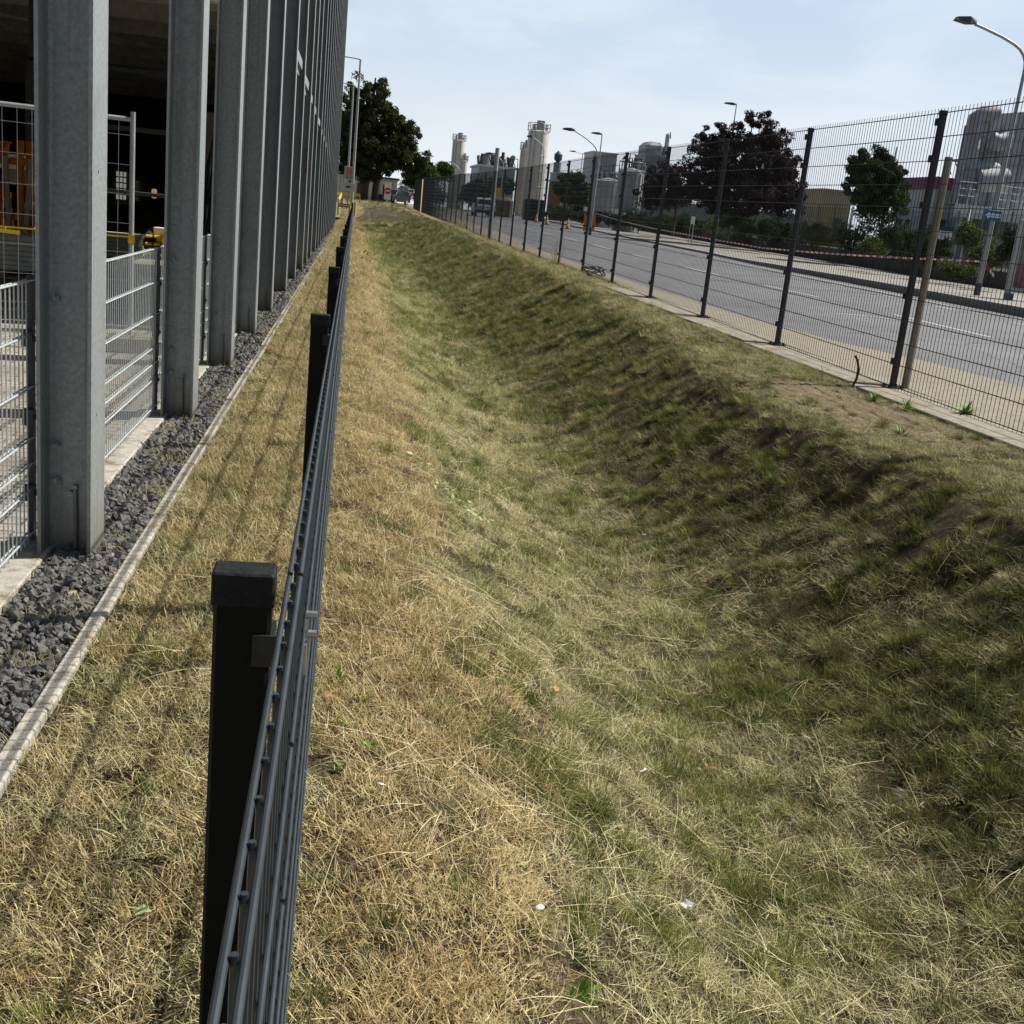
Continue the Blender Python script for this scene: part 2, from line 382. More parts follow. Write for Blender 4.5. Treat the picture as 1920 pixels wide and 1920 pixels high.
# zone weights used by both the soil sheet and the scattered blades
def zones(X, Y):
    n = fnoise(X, Y, 1.3, 41); n2 = fnoise(X, Y, .5, 51); n3 = fnoise(X, Y, .28, 61)
    fx, cx = floorX(Y), crestX(Y)
    u = (X-fx)/(cx-fx)
    green = np.clip(.30*np.exp(-((u-.10)/.65)**2)+.32*np.exp(-((u-.62)/.35)**2)+(n-.5)*1.3+(n2-.5)*1.5+(n3-.5)*1.5-.04, 0, 1)
    green = green*np.clip((X-.28)/.5+(n-.5)*1.0, .12, 1)
    green = np.where(X > cx-.05, green*.28, green)
    green = np.where(X < 0, np.clip((n-.55)*2.2, 0, .6), green)
    bare = np.clip(np.exp(-((u-.90)/.13)**2)*.72+(n3-.5)*2.0*np.exp(-((u-.75)/.35)**2)-.28+(n2-.5)*.9, 0, 1)*np.clip(1.1-Y/26, .25, 1)
    bare = np.maximum(bare, np.clip(1.45-np.hypot((X-4.05)/.6, (Y-8.4)/1.6)+(n2-.5)*.6, 0, 1)*.8*(X > 3.2))
    bare = np.maximum(bare, np.clip(.75-np.abs(X-.55)/.25, 0, 1)*np.clip((n3-.55)*3, 0, .8)*(Y < 7))
    bare = np.where((Y > 60)*(Y < 100)*(X > -.5), .75, bare)
    return green, bare
def grid_sheet(name, xs, ys, zf, mt, zone=False):
    X, Y = np.meshgrid(xs, ys); Z = zf(X, Y)
    V = np.stack([X, Y, Z], -1).reshape(-1, 3); nx, ny = len(xs), len(ys)
    i, j = np.meshgrid(np.arange(nx-1), np.arange(ny-1)); b = (j*nx+i).ravel()
    F = np.stack([b, b+1, b+nx+1, b+nx], 1)
    me = new_mesh(name, V, F, mt, True)
    if zone:
        g, s = zones(V[:, 0], V[:, 1])
        ca = me.color_attributes.new('zone', 'FLOAT_COLOR', 'POINT')
        ca.data.foreach_set('color', np.stack([np.clip((V[:, 0]-crestX(V[:, 1])+.1)/.25, 0, 1)+(V[:, 0] < .9)*.5, g, s, np.ones_like(g)], 1).astype(np.float32).ravel())
    return link(name, me)
xs = np.concatenate([np.arange(-.74, 5.3, .045)])
ys = np.concatenate([np.arange(.4, 14, .05), np.arange(14, 30, .1), np.arange(30, 72, .3), np.arange(72, 130, 2)])
turf_o = tag(grid_sheet('ground', xs, ys, turf, GM, True), kind='structure')
# wide land under everything, reaching the horizon
def land_z(X, Y):
    z = np.where(X < -.5, Lz(Y)-.2, Rz(Y)-.22)
    return np.where((X > -.9) & (X < 4.9), np.minimum(turf(X, Y, False)-.25, 9)-.0, z)
xs = np.concatenate([[-900, -300, -100, -40, -20, -8, -3, -1.2, -1.0], np.arange(-.9, 5, .4), [5.0, 5.4, 8, 14, 20, 30, 45, 70, 120, 250, 600, 1500]])
ys = np.concatenate([[-200, -60, -20, -5, 0, 1], np.arange(2, 80, 3), [84, 90, 100, 112, 125, 140, 170, 220, 300, 500, 900, 1600, 2800]])
mat('land', (.20, .17, .10), .95, 0, (.6, .3), None, .1)
tag(grid_sheet('terrain', xs, ys, land_z, MT['land']), kind='structure')
# far grass behind the swale (left-hand verge by the signs)
xs = np.arange(-14, 4.9, .7); ys = np.arange(66.5, 150, 2.5)
tag(grid_sheet('verge', xs, ys, lambda X, Y: np.maximum(turf(X, Y, False), Lz(Y))-.02, mat('far_grass', (.27, .24, .12), .95, 0, (2.2, .4), None, .1, dirt=(1.0, (.20, .13, .075), .5))), kind='structure')

# yard paving, gravel bed, edging kerbs, footings
def paving():
    m = bpy.data.materials.new('paving'); m.use_nodes = True; t = m.node_tree; p = t.nodes['Principled BSDF']
    geo = N(t, 'ShaderNodeNewGeometry'); br = N(t, 'ShaderNodeTexBrick')
    br.inputs['Scale'].default_value = 1; br.inputs['Brick Width'].default_value = .2; br.inputs['Row Height'].default_value = .1
    br.inputs['Mortar Size'].default_value = .006; br.inputs['Color1'].default_value = (.42, .39, .33, 1); br.inputs['Color2'].default_value = (.34, .315, .27, 1)
    br.inputs['Mortar'].default_value = (.10, .09, .075, 1); t.links.new(geo.outputs['Position'], br.inputs['Vector'])
    n = N(t, 'ShaderNodeTexNoise'); n.inputs['Scale'].default_value = 1.4; n.inputs['Detail'].default_value = 8; t.links.new(geo.outputs['Position'], n.inputs['Vector'])
    r = N(t, 'ShaderNodeMapRange'); r.inputs[1].default_value = .3; r.inputs[2].default_value = .7; r.inputs[3].default_value = .7; r.inputs[4].default_value = 1.15
    t.links.new(n.outputs[0], r.inputs[0]); s = N(t, 'ShaderNodeVectorMath', operation='SCALE')
    t.links.new(br.outputs[0], s.inputs[0]); t.links.new(r.outputs[0], s.inputs['Scale']); t.links.new(s.outputs[0], p.inputs['Base Color'])
    p.inputs['Roughness'].default_value = .85; p.inputs['Specular IOR Level'].default_value = .2
    b = N(t, 'ShaderNodeBump'); b.inputs['Distance'].default_value = .004; t.links.new(br.outputs['Fac'], b.inputs['Height']); b.invert = True
    t.links.new(b.outputs[0], p.inputs['Normal']); MT['paving'] = m; return m
paving()
tag(MB().box(-16.2, -1.29, -4, 64, -.1, -.012).build('yard_pavement', MT['paving']), kind='structure')
mb = MB()
for x0, y in ((-9, 9.95), (-9, 7.62)):
    mb.box(x0, -1.7, y, y+.09, -.008, -.007, Matrix.Rotation(radians(3.5), 4, 'Z'))
o = mb.build('road_marking', mat('yard_yellow', (.62, .52, .16), .7, 0, (12, .3))); tag(o, kind='structure')
tag(MB().box(-1.09, -.80, .5, 64, -.1, -.035).build('gravel_bed', MT['gravel_dark']), kind='structure')
mb = MB(); y = 1.0
while y < 64:
    dx = RN.uniform(-.006, .006); mb.cbox(-.798+dx, -.745+dx, y, y+.992, -.2, .016+RN.uniform(-.006, .006), .006); y += 1.0
tag(mb.build('kerb', MT['concrete']), kind='structure')
tag(MB().cbox(-1.285, -1.094, .5, 64, -.3, .006, .006).build('concrete_footing', MT['concrete']), kind='structure')
def strip(name, x0, x1, ys, dz, mt, f=Rz, seg=None):
    V = []; F = []
    for i, y in enumerate(ys):
        a = x0(y) if callable(x0) else x0; b = x1(y) if callable(x1) else x1
        n = seg or 1
        for k in range(n+1): V.append((a+(b-a)*k/n, y, f(y)+(dz(y) if callable(dz) else dz)))
    n = seg or 1
    for i in range(len(ys)-1):
        for k in range(n): b0 = i*(n+1)+k; F.append((b0, b0+1, b0+n+2, b0+n+1))
    me = new_mesh(name, V, F, mt); return link(name, me)
YS = list(np.concatenate([np.arange(2, 60, 1.0), np.arange(60, 420, 6)]))
mb = MB(); y = 4.0
while y < 20:                                   # concrete footing of the tall fence in cast lengths
    z = Rz(y+1.5); e = RN.uniform(-.012, .012)
    mb.cbox(4.64+e, 5.20, y, y+2.98, z-.5, z+.012, .008); y += 3.0
tag(mb.build('concrete_footing', MT['concrete_dark']), kind='structure')
def crack(m):
    t = m.node_tree; p = t.nodes['Principled BSDF']; src = p.inputs['Base Color'].links[0].from_socket; geo = N(t, 'ShaderNodeNewGeometry')
    n = N(t, 'ShaderNodeTexNoise'); n.inputs['Scale'].default_value = 1.2; n.inputs['Detail'].default_value = 5; t.links.new(geo.outputs['Position'], n.inputs['Vector'])
    a = N(t, 'ShaderNodeVectorMath', operation='MULTIPLY_ADD'); a.inputs[1].default_value = (1.2, 1.2, 1.2); t.links.new(n.outputs['Color'], a.inputs[0]); t.links.new(geo.outputs['Position'], a.inputs[2])
    v = N(t, 'ShaderNodeTexVoronoi', feature='DISTANCE_TO_EDGE'); v.inputs['Scale'].default_value = .22; t.links.new(a.outputs[0], v.inputs['Vector'])
    r = N(t, 'ShaderNodeMapRange'); r.inputs[1].default_value = .002; r.inputs[2].default_value = .007; r.inputs[3].default_value = .7; r.inputs[4].default_value = 0; t.links.new(v.outputs[0], r.inputs[0])
    mp_ = N(t, 'ShaderNodeMapping'); mp_.inputs['Scale'].default_value = (.9, .02, 1); t.links.new(geo.outputs['Position'], mp_.inputs[0])
    n2 = N(t, 'ShaderNodeTexNoise'); n2.inputs['Scale'].default_value = 1; n2.inputs['Detail'].default_value = 4; t.links.new(mp_.outputs[0], n2.inputs['Vector'])
    r2 = N(t, 'ShaderNodeMapRange'); r2.inputs[1].default_value = .35; r2.inputs[2].default_value = .65; r2.inputs[3].default_value = .88; r2.inputs[4].default_value = 1.08; t.links.new(n2.outputs[0], r2.inputs[0])
    s = N(t, 'ShaderNodeVectorMath', operation='SCALE'); t.links.new(src, s.inputs[0]); t.links.new(r2.outputs[0], s.inputs['Scale'])
    mx_ = N(t, 'ShaderNodeMix', data_type='RGBA'); mx_.inputs[7].default_value = (.05, .05, .05, 1); t.links.new(r.outputs[0], mx_.inputs[0]); t.links.new(s.outputs[0], mx_.inputs[6]); t.links.new(mx_.outputs[2], p.inputs['Base Color'])
def road_mat():
    m = mat('asphalt', (.165, .167, .172), .62, 0, (.8, .16), (220, .35), .45, dirt=(.35, (.14, .142, .147), .5)); return m
crack(road_mat())
mat('sandy', (.30, .265, .215), .9, 0, (14, .25), (80, .5), .15, dirt=(1.1, (.25, .215, .16), .55))
mat('paint_white', (.55, .55, .54), .6, 0, (9, .12), None, .3, dirt=(12, (.22, .22, .22), .52))
mat('footway', (.30, .285, .26), .85, 0, (5, .15), (90, .4), .2, dirt=(.5, (.24, .23, .215), .52))
def RL(Y): return ip(Y, [-5, 9, 11.4, 13.1, 14.4, 17.3, 23.4, 33.5, 51.6, 80, 400], [7.5, 7.5, 7.3, 7.12, 6.7, 6.25, 6.05, 6.25, 7.0, 7.3, 7.6])+.12*(fnoise(Y, 0*np.asarray(Y), 1.5, 77)-.5)
def KX(Y): return ip(Y, [-5, 24, 35, 55, 66, 84, 120, 400], [16.0, 16.1, 17.0, 17.4, 17.6, 18.2, 19.6, 26])
def KH(Y): return ip(Y, [-5, 34, 46, 52, 400], [.22, .22, .16, .10, .10])
RD = -.085
tag(strip('road', 5.15, KX, YS, RD, MT['asphalt'], seg=3), kind='structure')
YS2 = list(np.concatenate([np.arange(2, 60, .35), np.arange(60, 300, 4)]))
tag(strip('sandy_verge', 5.2, RL, YS2, RD+.03, MT['sandy'], seg=2), kind='structure')
mb = MB()
def quadstrip(mb, fx, wd, y0, y1, st, dz):
    ysl = np.linspace(y0, y1, max(2, int((y1-y0)/st)+1))
    V = []; F = []
    for y in ysl:
        z = Rz(y)+dz; V += [(fx(y)-wd/2, y, z), (fx(y)+wd/2, y, z)]
    for i in range(len(ysl)-1): F.append((2*i, 2*i+1, 2*i+3, 2*i+2))
    mb.add(V, F)
y = 3.1
while y < 160: quadstrip(mb, lambda q: 11.0, .13, y, y+3.7, 2, RD+.006); y += 7.62
quadstrip(mb, lambda q: KX(q)-.95, .13, 2, 250, 3, RD+.006)
y = 6
while y < 110: quadstrip(mb, lambda q: KX(q)-1.75, .10, y, y+1.2, 1, RD+.006); y += 4
a = [(9.2, 20.8), (9.9, 20.9), (10.4, 20.5), (10.9, 20.75), (10.9, 20.65), (10.4, 20.4), (9.9, 20.78), (9.2, 20.7)]
mb.add([(x, y, Rz(y)+RD+.006) for x, y in a], [(0, 1, 6, 7), (1, 2, 5, 6), (2, 3, 4, 5)])
tag(mb.build('road_marking', MT['paint_white']), kind='structure')
# kerb of the far side and the footway behind it
V = []; F = []
for y in YS:
    k, h, z = KX(y), KH(y), Rz(y)+RD
    V += [(k-.02, y, z-.1), (k, y, z+h-.02), (k+.02, y, z+h), (k+.16, y, z+h+.002)]
for i in range(len(YS)-1):
    for k in range(3): b = i*4+k; F.append((b, b+4, b+5, b+1))
tag(link('kerb', new_mesh('kerb', V, F, MT['pale_wall'] if False else mat('kerb_stone', (.20, .20, .195), .8, 0, (3, .2), (60, .4), .2))), kind='structure')
V = []; F = []
for y in YS:
    k, h, z = KX(y), KH(y), Rz(y)+RD
    V += [(k+.03, y, z+h+.006), (k+.17, y, z+h+.006)]
for i in range(len(YS)-1): F.append((2*i, 2*i+1, 2*i+3, 2*i+2))
tag(link('road_marking', new_mesh('road_marking', V, F, MT['paint_white'])), kind='structure')
def WX(Y): return ip(Y, [-5, 30, 44, 52, 60, 83, 114, 164, 400], [23.6, 24.2, 25.6, 26.3, 26.6, 27.2, 28.2, 28.6, 32])
tag(strip('pavement', lambda y: KX(y)+.16, lambda y: WX(y)+2.5, YS, lambda y: RD+KH(y), MT['footway'], seg=2), kind='structure')

# ------------------------------------------------------------------ tall mesh fence by the road
FX, S_R, Y0R = 5.05, 3.024, 9.89
fen = thing('mesh_fence', 'tall dark double-wire mesh fence with square posts on a concrete strip beside the road', 'fence', (FX, Y0R, 0))
def panel_mesh(name, length, zl, zv0, zv1, step, rw, rv, off, mt, n=6, knot=False):
    mb = MB()
    for z in zl:
        for s in (-off, off): mb.cyl((s, .0, z), (s, length, z), rw, n=n)
    k = int(round(length/step)); st = length/k
    for i in range(k):
        y = st*(i+.5); mb.cyl((0, y, zv0), (0, y, zv1), rv, n=max(4, n-2))
        if knot: mb.cyl((-off, y, zv1-.006), (off, y, zv1-.006), rv*1.05, n=6)
    me = mb.build(name, mt).data
    return me
def mesh_of(o): 
    me = o.data if hasattr(o, 'data') else o
    return me
pr_ = MB()
tmp = panel_mesh('mesh_panel', S_R-.0, [.03+.2*i for i in range(13)], .0, 2.47, .0604, .0032, .0026, .006, MT['fence_paint'], 5)
for o in [o for o in bpy.data.objects if o.data is tmp]: bpy.data.objects.remove(o)
pm = MB().cbox(-.027, .027, -.024, .024, -.02, 2.44, .005)
post_me = pm.build('p', MT['fence_paint']).data; bpy.data.objects.remove(bpy.data.objects['p'])
cm = MB().cbox(-.031, .031, -.028, .028, 2.42, 2.462, .005)
cap_me = cm.build('c', MT['cap_plastic']).data; bpy.data.objects.remove(bpy.data.objects['c'])
bm_ = MB().box(-.08, .08, -.07, .07, 0, .012)
for sx in (-.058, .058):
    for sy in (-.05, .05): bm_.cyl((sx, sy, .012), (sx, sy, .04), .011, n=6)
base_me = bm_.build('b', MT['fence_paint']).data; bpy.data.objects.remove(bpy.data.objects['b'])
cl_ = MB()
cl_.box(-.052, -.027, -.028, .028, -.03, .03); cl_.cyl((-.06, 0, 0), (-.05, 0, 0), .009, n=6)
clip_me = cl_.build('k', MT['fence_paint']).data; bpy.data.objects.remove(bpy.data.objects['k'])
for k in range(-2, 30):
    y = Y0R+S_R*k; z = Rz(y); dz = Rz(y+S_R)-z
    if y > 98: break
    p = link('post', post_me, fen, (0, y-Y0R, z)); 
    c = link('post_cap', cap_me, p); b = link('base_plate', base_me, p)
    if k < 9:
        for zc in (.25, .85, 1.25, 1.65, 2.05, 2.36): link('clamp', clip_me, p, (0, 0, zc))
    g = link('mesh_panel', tmp, fen, (-.045, y-Y0R, z)); g.rotation_euler = (math.atan2(dz, S_R), 0, 0)
# second, pale timber-coloured post that leans against the nearest big post, and the thick grey pole further on
pb = Vector(at(1695, 731, Z=.235)); ptp = Vector(at(1779, 294, Y=pb.y)); hh = (ptp-pb).length
t = MB().cbox(-.03, .03, -.024, .024, -.1, hh, .006)
o = t.build('fence_post', mat('old_post', (.27, .245, .20), .8, 0, (20, .25))); o.location = pb; o.rotation_euler = (ptp-pb).to_track_quat('Z', 'Y').to_euler()
tag(o, 'weathered brown grey square post standing free just right of the nearest tall fence post', 'post')
o = MB().cyl((0, 0, 0), (0, 0, 3.45), .085, n=14).build('steel_pole', MT['pole'], smooth=True); o.location = (5.45, 46.5, .48)
tag(o, 'thick pale grey round pole rising above the tall mesh fence left of the moving car', 'pole')
o = MB().box(-.28, .28, -.02, .02, 0, 2.35).build('wood_board', mat('board_orange', (.50, .34, .13), .8, 0, (14, .3))); o.location = (4.93, 88, Rz(88)+.05); o.rotation_euler = (0, 0, radians(80))
tag(o, 'upright ochre timber board leaning on the dark far end of the mesh fence', 'board')

# ------------------------------------------------------------------ low black panel fence
S_L, Y0L, BX = 2.755, 1.165, -.09
low = thing('panel_fence', 'low black double-rod panel fence with capped posts along the top of the ditch', 'fence', (BX, Y0L, 0))
lp = panel_mesh('rod_panel', S_L-.012, [.03+.2*i for i in range(6)], .005, 1.034, .0548, .003, .0025, .0055, MT['anthracite'], 10, True)
for o in [o for o in bpy.data.objects if o.data is lp]: bpy.data.objects.remove(o)
def stash(mbx, mt, smooth=False):
    o = mbx.build('stash', mt, smooth=smooth); me = o.data; bpy.data.objects.remove(o); return me
lpost = stash(MB().cbox(-.03, .03, -.02, .02, -.25, 1.045, .004), MT['post_paint'])
lcap = stash(MB().cbox(-.0325, .0325, -.0225, .0225, 1.026, 1.062, .0022), MT['cap_plastic'])
cb = MB(); z = 0
cb.box(.012, .045, -.0245, -.0205, z-.04, z-.005); cb.box(.03, .034, -.0245, .024, z-.04, z-.005)
lclip = stash(cb, mat('clip_grey', (.04, .042, .042), .4, .5, (60, .2)))
sc_ = MB(); z = 0
sc_.box(.066, .069, -.014, .014, z-.052, z-.018); sc_.cyl((.066, 0, z-.01), (.078, 0, z-.01), .005, n=8); sc_.cyl((.066, 0, z+.012), (.078, 0, z+.012), .005, n=8); sc_.box(.067, .070, -.003, .003, z-.02, z+.012)
lsc = stash(sc_, MT['steel_clip'])
for k in range(-1, 23):
    y = Y0L+S_L*k; z = Lz(y)
    if k >= 0:
        p = link('post', lpost, low, (0, y-Y0L, z)); link('post_cap', lcap, p); 
        for zc in (.42, 1.0):
            if k < 8 or zc > .9: link('clamp', lclip, p, (0, 0, zc)); link('steel_clip', lsc, p, (0, 0, zc))
    if k < 21:
        g = link('rod_panel', lp, low, (.052, y-Y0L+.006, z+.025)); g.rotation_euler = (math.atan2(Lz(y+S_L)-z, S_L), 0, 0)
# ------------------------------------------------------------------ steel hall on the left
hall = thing('steel_hall', 'tall open-sided hall of galvanised steel columns with dark cladding, left of the low fence', 'industrial hall', (-1.15, 4.5, 0))
HO = Vector((-1.15, 4.5, 0))
CY = [4.366, 7.254, 9.567, 11.907, 14.33, 17.364, 20.04, 22.87, 24.96, 27.27, 30.42, 32.61]
y = 35.0
while y < 63: CY.append(y); y += 2.45+RN.uniform(-.12, .12)
HT = 14.2; DW = .196
def ibeam(mb, L_, d=DW, bw=.25, tf=.014, tw=.009, r=.012):
    # section in XY: flanges at x=0 and x=d (planes YZ), web along X
    mb.box(0, tf, 0, bw, -.12, L_); mb.box(d-tf, d, 0, bw, -.12, L_)
    mb.box(tf, d-tf, bw/2-tw/2, bw/2+tw/2, -.12, L_)
    for x, s in ((tf, 1), (d-tf, -1)):          # root fillets
        for s2 in (1, -1):
            y0 = bw/2+s2*tw/2
            V = [(x, y0, -.12), (x+s*r*1.6, y0, -.12), (x+s*r*.5, y0+s2*r*.5, -.12), (x, y0+s2*r*1.6, -.12)]
            V += [(a, b, L_) for a, b, c in V]
            mb.add(V, [(0, 1, 5, 4), (1, 2, 6, 5), (2, 3, 7, 6)])
    return mb
col_me = stash(ibeam(MB(), HT), MT['galv'])
bo = MB(); z = 0
bo.cyl((.045, .12, z), (.045, .098, z), .014, n=6); bo.cyl((.045, .098, z), (.045, .085, z), .008, n=8)
bolt_me = stash(bo, MT['galv'])
er = MB(); er.tube([(.115, .105, -.1), (.117, .105, .10), (.114, .105, .26)], .007, 8); er.box(.107, .124, .095, .120, .25, .262); er.cyl((.098, .12, .225), (.098, .1, .225), .013, n=10)
rod_me = stash(er, MT['galv'])
ho_ = MB(); z = 0
ho_.cyl((DW+.0005, .10, z), (DW-.0005, .10, z), .006, n=8)
hole_me = stash(ho_, MT['dark_paint'])
for i, y in enumerate(CY):
    c = link('column', col_me, hall, (-.928-DW-HO.x, y-HO.y, Lz(y)))
    if i < 8: link('earthing_rod', rod_me, c)
    if i < 5:
        for zc in (.28, .42, .98): link('bolt', bolt_me, c, (0, 0, zc))
    if i < 3:
        for zc in (.55, 1.45, 2.35, 3.2): link('hole_cover', hole_me, c, (0, 0, zc))
def part(mb, name, mt, parent=hall, smooth=False):
    o = mb.build(name, mt, parent, smooth=smooth); o.location = -Vector(parent.location) if parent is hall else (0, 0, 0); return o
# dark cladding recessed behind the columns from the fourth bay on, ragged mounting rail, roof, walls, decks
mb = MB(); 
yy = 12.2
while yy < 63:
    if 21.4 < yy < 24.6: yy += .92; continue  # unseen gap added so sun reaches the pallets and props inside
    z1 = 14.0; mb.box(-1.215, -1.17, yy, yy+.9, .05+Lz(yy), z1); mb.box(-1.17, -1.15, yy+.1, yy+.45, .05+Lz(yy), z1); yy += .92
part(mb, 'cladding', MT['dark_clad'])
mb = MB()
for i in range(5, len(CY)-1):
    z = 3.47-.028*(CY[i]-15); mb.box(-1.02, -.975, CY[i]+.22, CY[i+1]+.01, z-.02, z+.12); mb.box(-1.16, -1.02, CY[i]+.3, CY[i+1]-.02, z-.12, z-.02)
part(mb, 'mounting_rail', MT['galv'])
mb = MB()
for i in range(8, len(CY)-1):
    z = 8.6; mb.box(-1.02, -.985, CY[i]+.22, CY[i+1]+.01, z, z+.12)
part(mb, 'upper_rail', MT['galv'])
part(MB().box(-17, -.95, 3.5, 64, 14.21, 14.6), 'roof', MT['dark_clad'])
part(MB().box(-16.6, -16.2, 3.5, 64, 0, 14.2), 'back_wall', MT['interior'])
part(MB().box(-16.2, -1.2, 63.7, 64, 0, 14.2), 'gable_wall', MT['dark_clad'])
part(MB().box(-16.2, -1.3, 3.3, 63.7, 5.42, 5.6), 'floor_slab', MT['deck'])
mb = MB(); y = 5.2
while y < 60:
    mb.box(-16.2, -1.25, y-.07, y+.07, 4.98, 5.0); mb.box(-16.2, -1.25, y-.01, y+.01, 5.0, 5.4); mb.box(-16.2, -1.25, y-.07, y+.07, 5.4, 5.418); y += 3.05
part(mb, 'ceiling_beam', MT['beam'])
mb = MB()
for y in (14, 26, 38): 
    for s in (0, 1): mb.cyl((-14+.2*s, y, 4.88), (-1.6, y+11.5+.2*s, 4.88), .05, n=6)
part(mb, 'diagonal_brace', MT['beam'])
mb = MB()
for y in (16, 30, 44):
    for x in (-6.5, -11.5): mb.box(x-.1, x+.1, y-.1, y+.1, 0, 5)
part(mb, 'inner_column', MT['beam'])
# ------------------------------------------------------------------ galvanised panel fence between the columns
yf = thing('panel_fence', 'galvanised double-rod panel fence bolted between the steel columns on a concrete strip', 'fence', (-1.18, 4.5, 0))
ends = [1.2]+CY[:7]
for i in range(len(ends)-1):
    a = ends[i]+(.26 if i else 0); b = ends[i+1]+.17; L_ = b-a
    g = panel_mesh('rod_panel', L_, [.005+z for z in (.03, .21, .31, .41, .61, .81, 1.01)], .0, 1.02, .053, .0042, .0031, .0085, MT['galv_wire'], 7, True)
    for o in [o for o in bpy.data.objects if o.data is g]: bpy.data.objects.remove(o)
    link('rod_panel', g, yf, (0, a-4.5, .02))
    if i < 6:
        fb = MB().box(-.012, .012, L_-.045, L_-.005, .0, 1.03)
        for z in (.2, .5, .8): fb.cyl((.012, L_-.06, z), (.03, L_-.06, z), .012, n=6); fb.box(-.02, .02, L_-.08, L_-.04, z-.03, z+.03)
        fb.build('end_post', MT['dark_metal'], yf, (0, a-4.5, .02))
# ------------------------------------------------------------------ things in the yard
def site_fence(name, label, x0, y0, x1, y1, h=1.95, group='mobile site fence panels'):
    L_ = math.hypot(x1-x0, y1-y0); t = thing(name, label, 'site fence', (x0, y0, 0), math.atan2(y1-y0, x1-x0), group)
    f = MB()
    for x in (0, L_): f.cyl((x, 0, 0), (x, 0, h), .021, n=12)
    f.cyl((0, 0, h-.06), (L_, 0, h-.06), .019, n=10); f.cyl((0, 0, .12), (L_, 0, .12), .016, n=10)
    f.build('tube_frame', MT['pole'], t, smooth=True)
    g = MB(); n = int(L_/.105)
    for i in range(1, n): g.cyl((L_*i/n, 0, .12), (L_*i/n, 0, h-.06), .0022, n=4)
    for k in range(1, 8): g.cyl((0, 0, .12+k*.235), (L_, 0, .12+k*.235), .0022, n=4)
    g.build('wire_mesh', MT['galv_wire'], t)
    b = MB().cbox(L_-.3, L_+.3, -.12, .12, 0, .13, .02); b.build('foot_block', MT['concrete_dark'], t)
    tp = MB(); tp.box(.02, L_-.03, -.026, -.024, .945, .958); tp.box(L_-.026, L_+.026, -.026, .026, .90, .97)
    for q in (.3, .62): tp.box(L_*q, L_*q+.16, -.035, -.027, .93, .962, Matrix.Rotation(radians(3), 4, 'Y'))
    tp.build('warning_tape', MT['yellow'], t)
    return t
site_fence('site_fence', 'mobile site fence panel with yellow tape, its end tube right of the nearest steel column', -3.3, 9.7, -1.83, 10.096)
site_fence('site_fence', 'mobile site fence panel partly cut by the left picture edge behind the low galvanised fence', -4.85, 9.32, -3.38, 9.68)
def pallet(mb, L_=1.2, W=.8):
    for y in (0, W/2-.05, W-.1): mb.box(0, L_, y, y+.1, .0, .022)
    for y in (0, W/2-.05, W-.1):
        for x in (0, L_/2-.07, L_-.14): mb.box(x, x+.14, y, y+.1, .022, .1)
    for x in np.linspace(0, L_-.12, 6): mb.box(x, x+.12, 0, W, .1, .122)
def stack(name, label, loc, rz, n, L_=1.9, W=.9, h=.055, mt='board', pal=True, group=None):
    t = thing(name, label, 'pallet load', loc, rz, group)
    z = 0
    if pal:
        p = MB(); pallet(p); p.build('pallet', MT['pallet'], t); z = .124
    for k in range(n):
        dx = RN.uniform(-.05, .05); MB().cbox(dx-.1, dx+L_-.1, -.02, W, z, z+h, .006).build('board', MT[mt], t); z += h+.006
    return t
stack('board_stack', 'stack of pale boards on a pallet, left of the nearest column behind the site fence', tuple(at(-100, 514, Z=0)), radians(8), 7)
stack('board_stack', 'stack of pale boards seen between the first and second steel columns', tuple(at(100, 486, Z=0)), radians(6), 6, 1.45)
stack('board_stack', 'low stack of pale boards in the shade at the foot of the orange props', tuple(at(5, 474, Z=0)), radians(20), 3, 1.2)
def crate(name, label, loc, rz, mt='yellow', nx=1.6, nz=.3):
    t = thing(name, label, 'pallet', loc, rz)
    m = MB()
    for k in range(3):
        z = k*.14
        for i in range(9): m.box(i*nx/9, i*nx/9+nx/13, 0, .9, z+.09, z+.115)
        for y in (0, .4, .8):
            for x in (0, nx/2-.08, nx-.16): m.box(x, x+.16, y, y+.1, z, z+.09)
    m.build('slats', MT[mt], t); return t
crate('yellow_pallets', 'stack of bright yellow pallets with a white box on top, deep in the hall', tuple(at(240, 480, Z=0)), radians(8), nx=1.35)
crate('yellow_pallets', 'yellow pallet stack half hidden behind the nearest steel column', tuple(at(66, 474, Z=0)), radians(20))
o = MB().cbox(0, .34, 0, .3, 0, .26, .01).build('carton', MT['white']); o.location = at(287, 452, Y=23.0); tag(o, 'small white carton standing on the yellow pallets in the hall', 'box')
o = MB().lathe([(.02, 0), (.16, .02), (.17, .12), (.08, .22), (.02, .24)], n=12).build('sack', MT['rubber'], smooth=True); o.location = at(276, 455, Y=23.0); tag(o, 'black bag lying beside the white carton on the yellow pallets', 'bag')
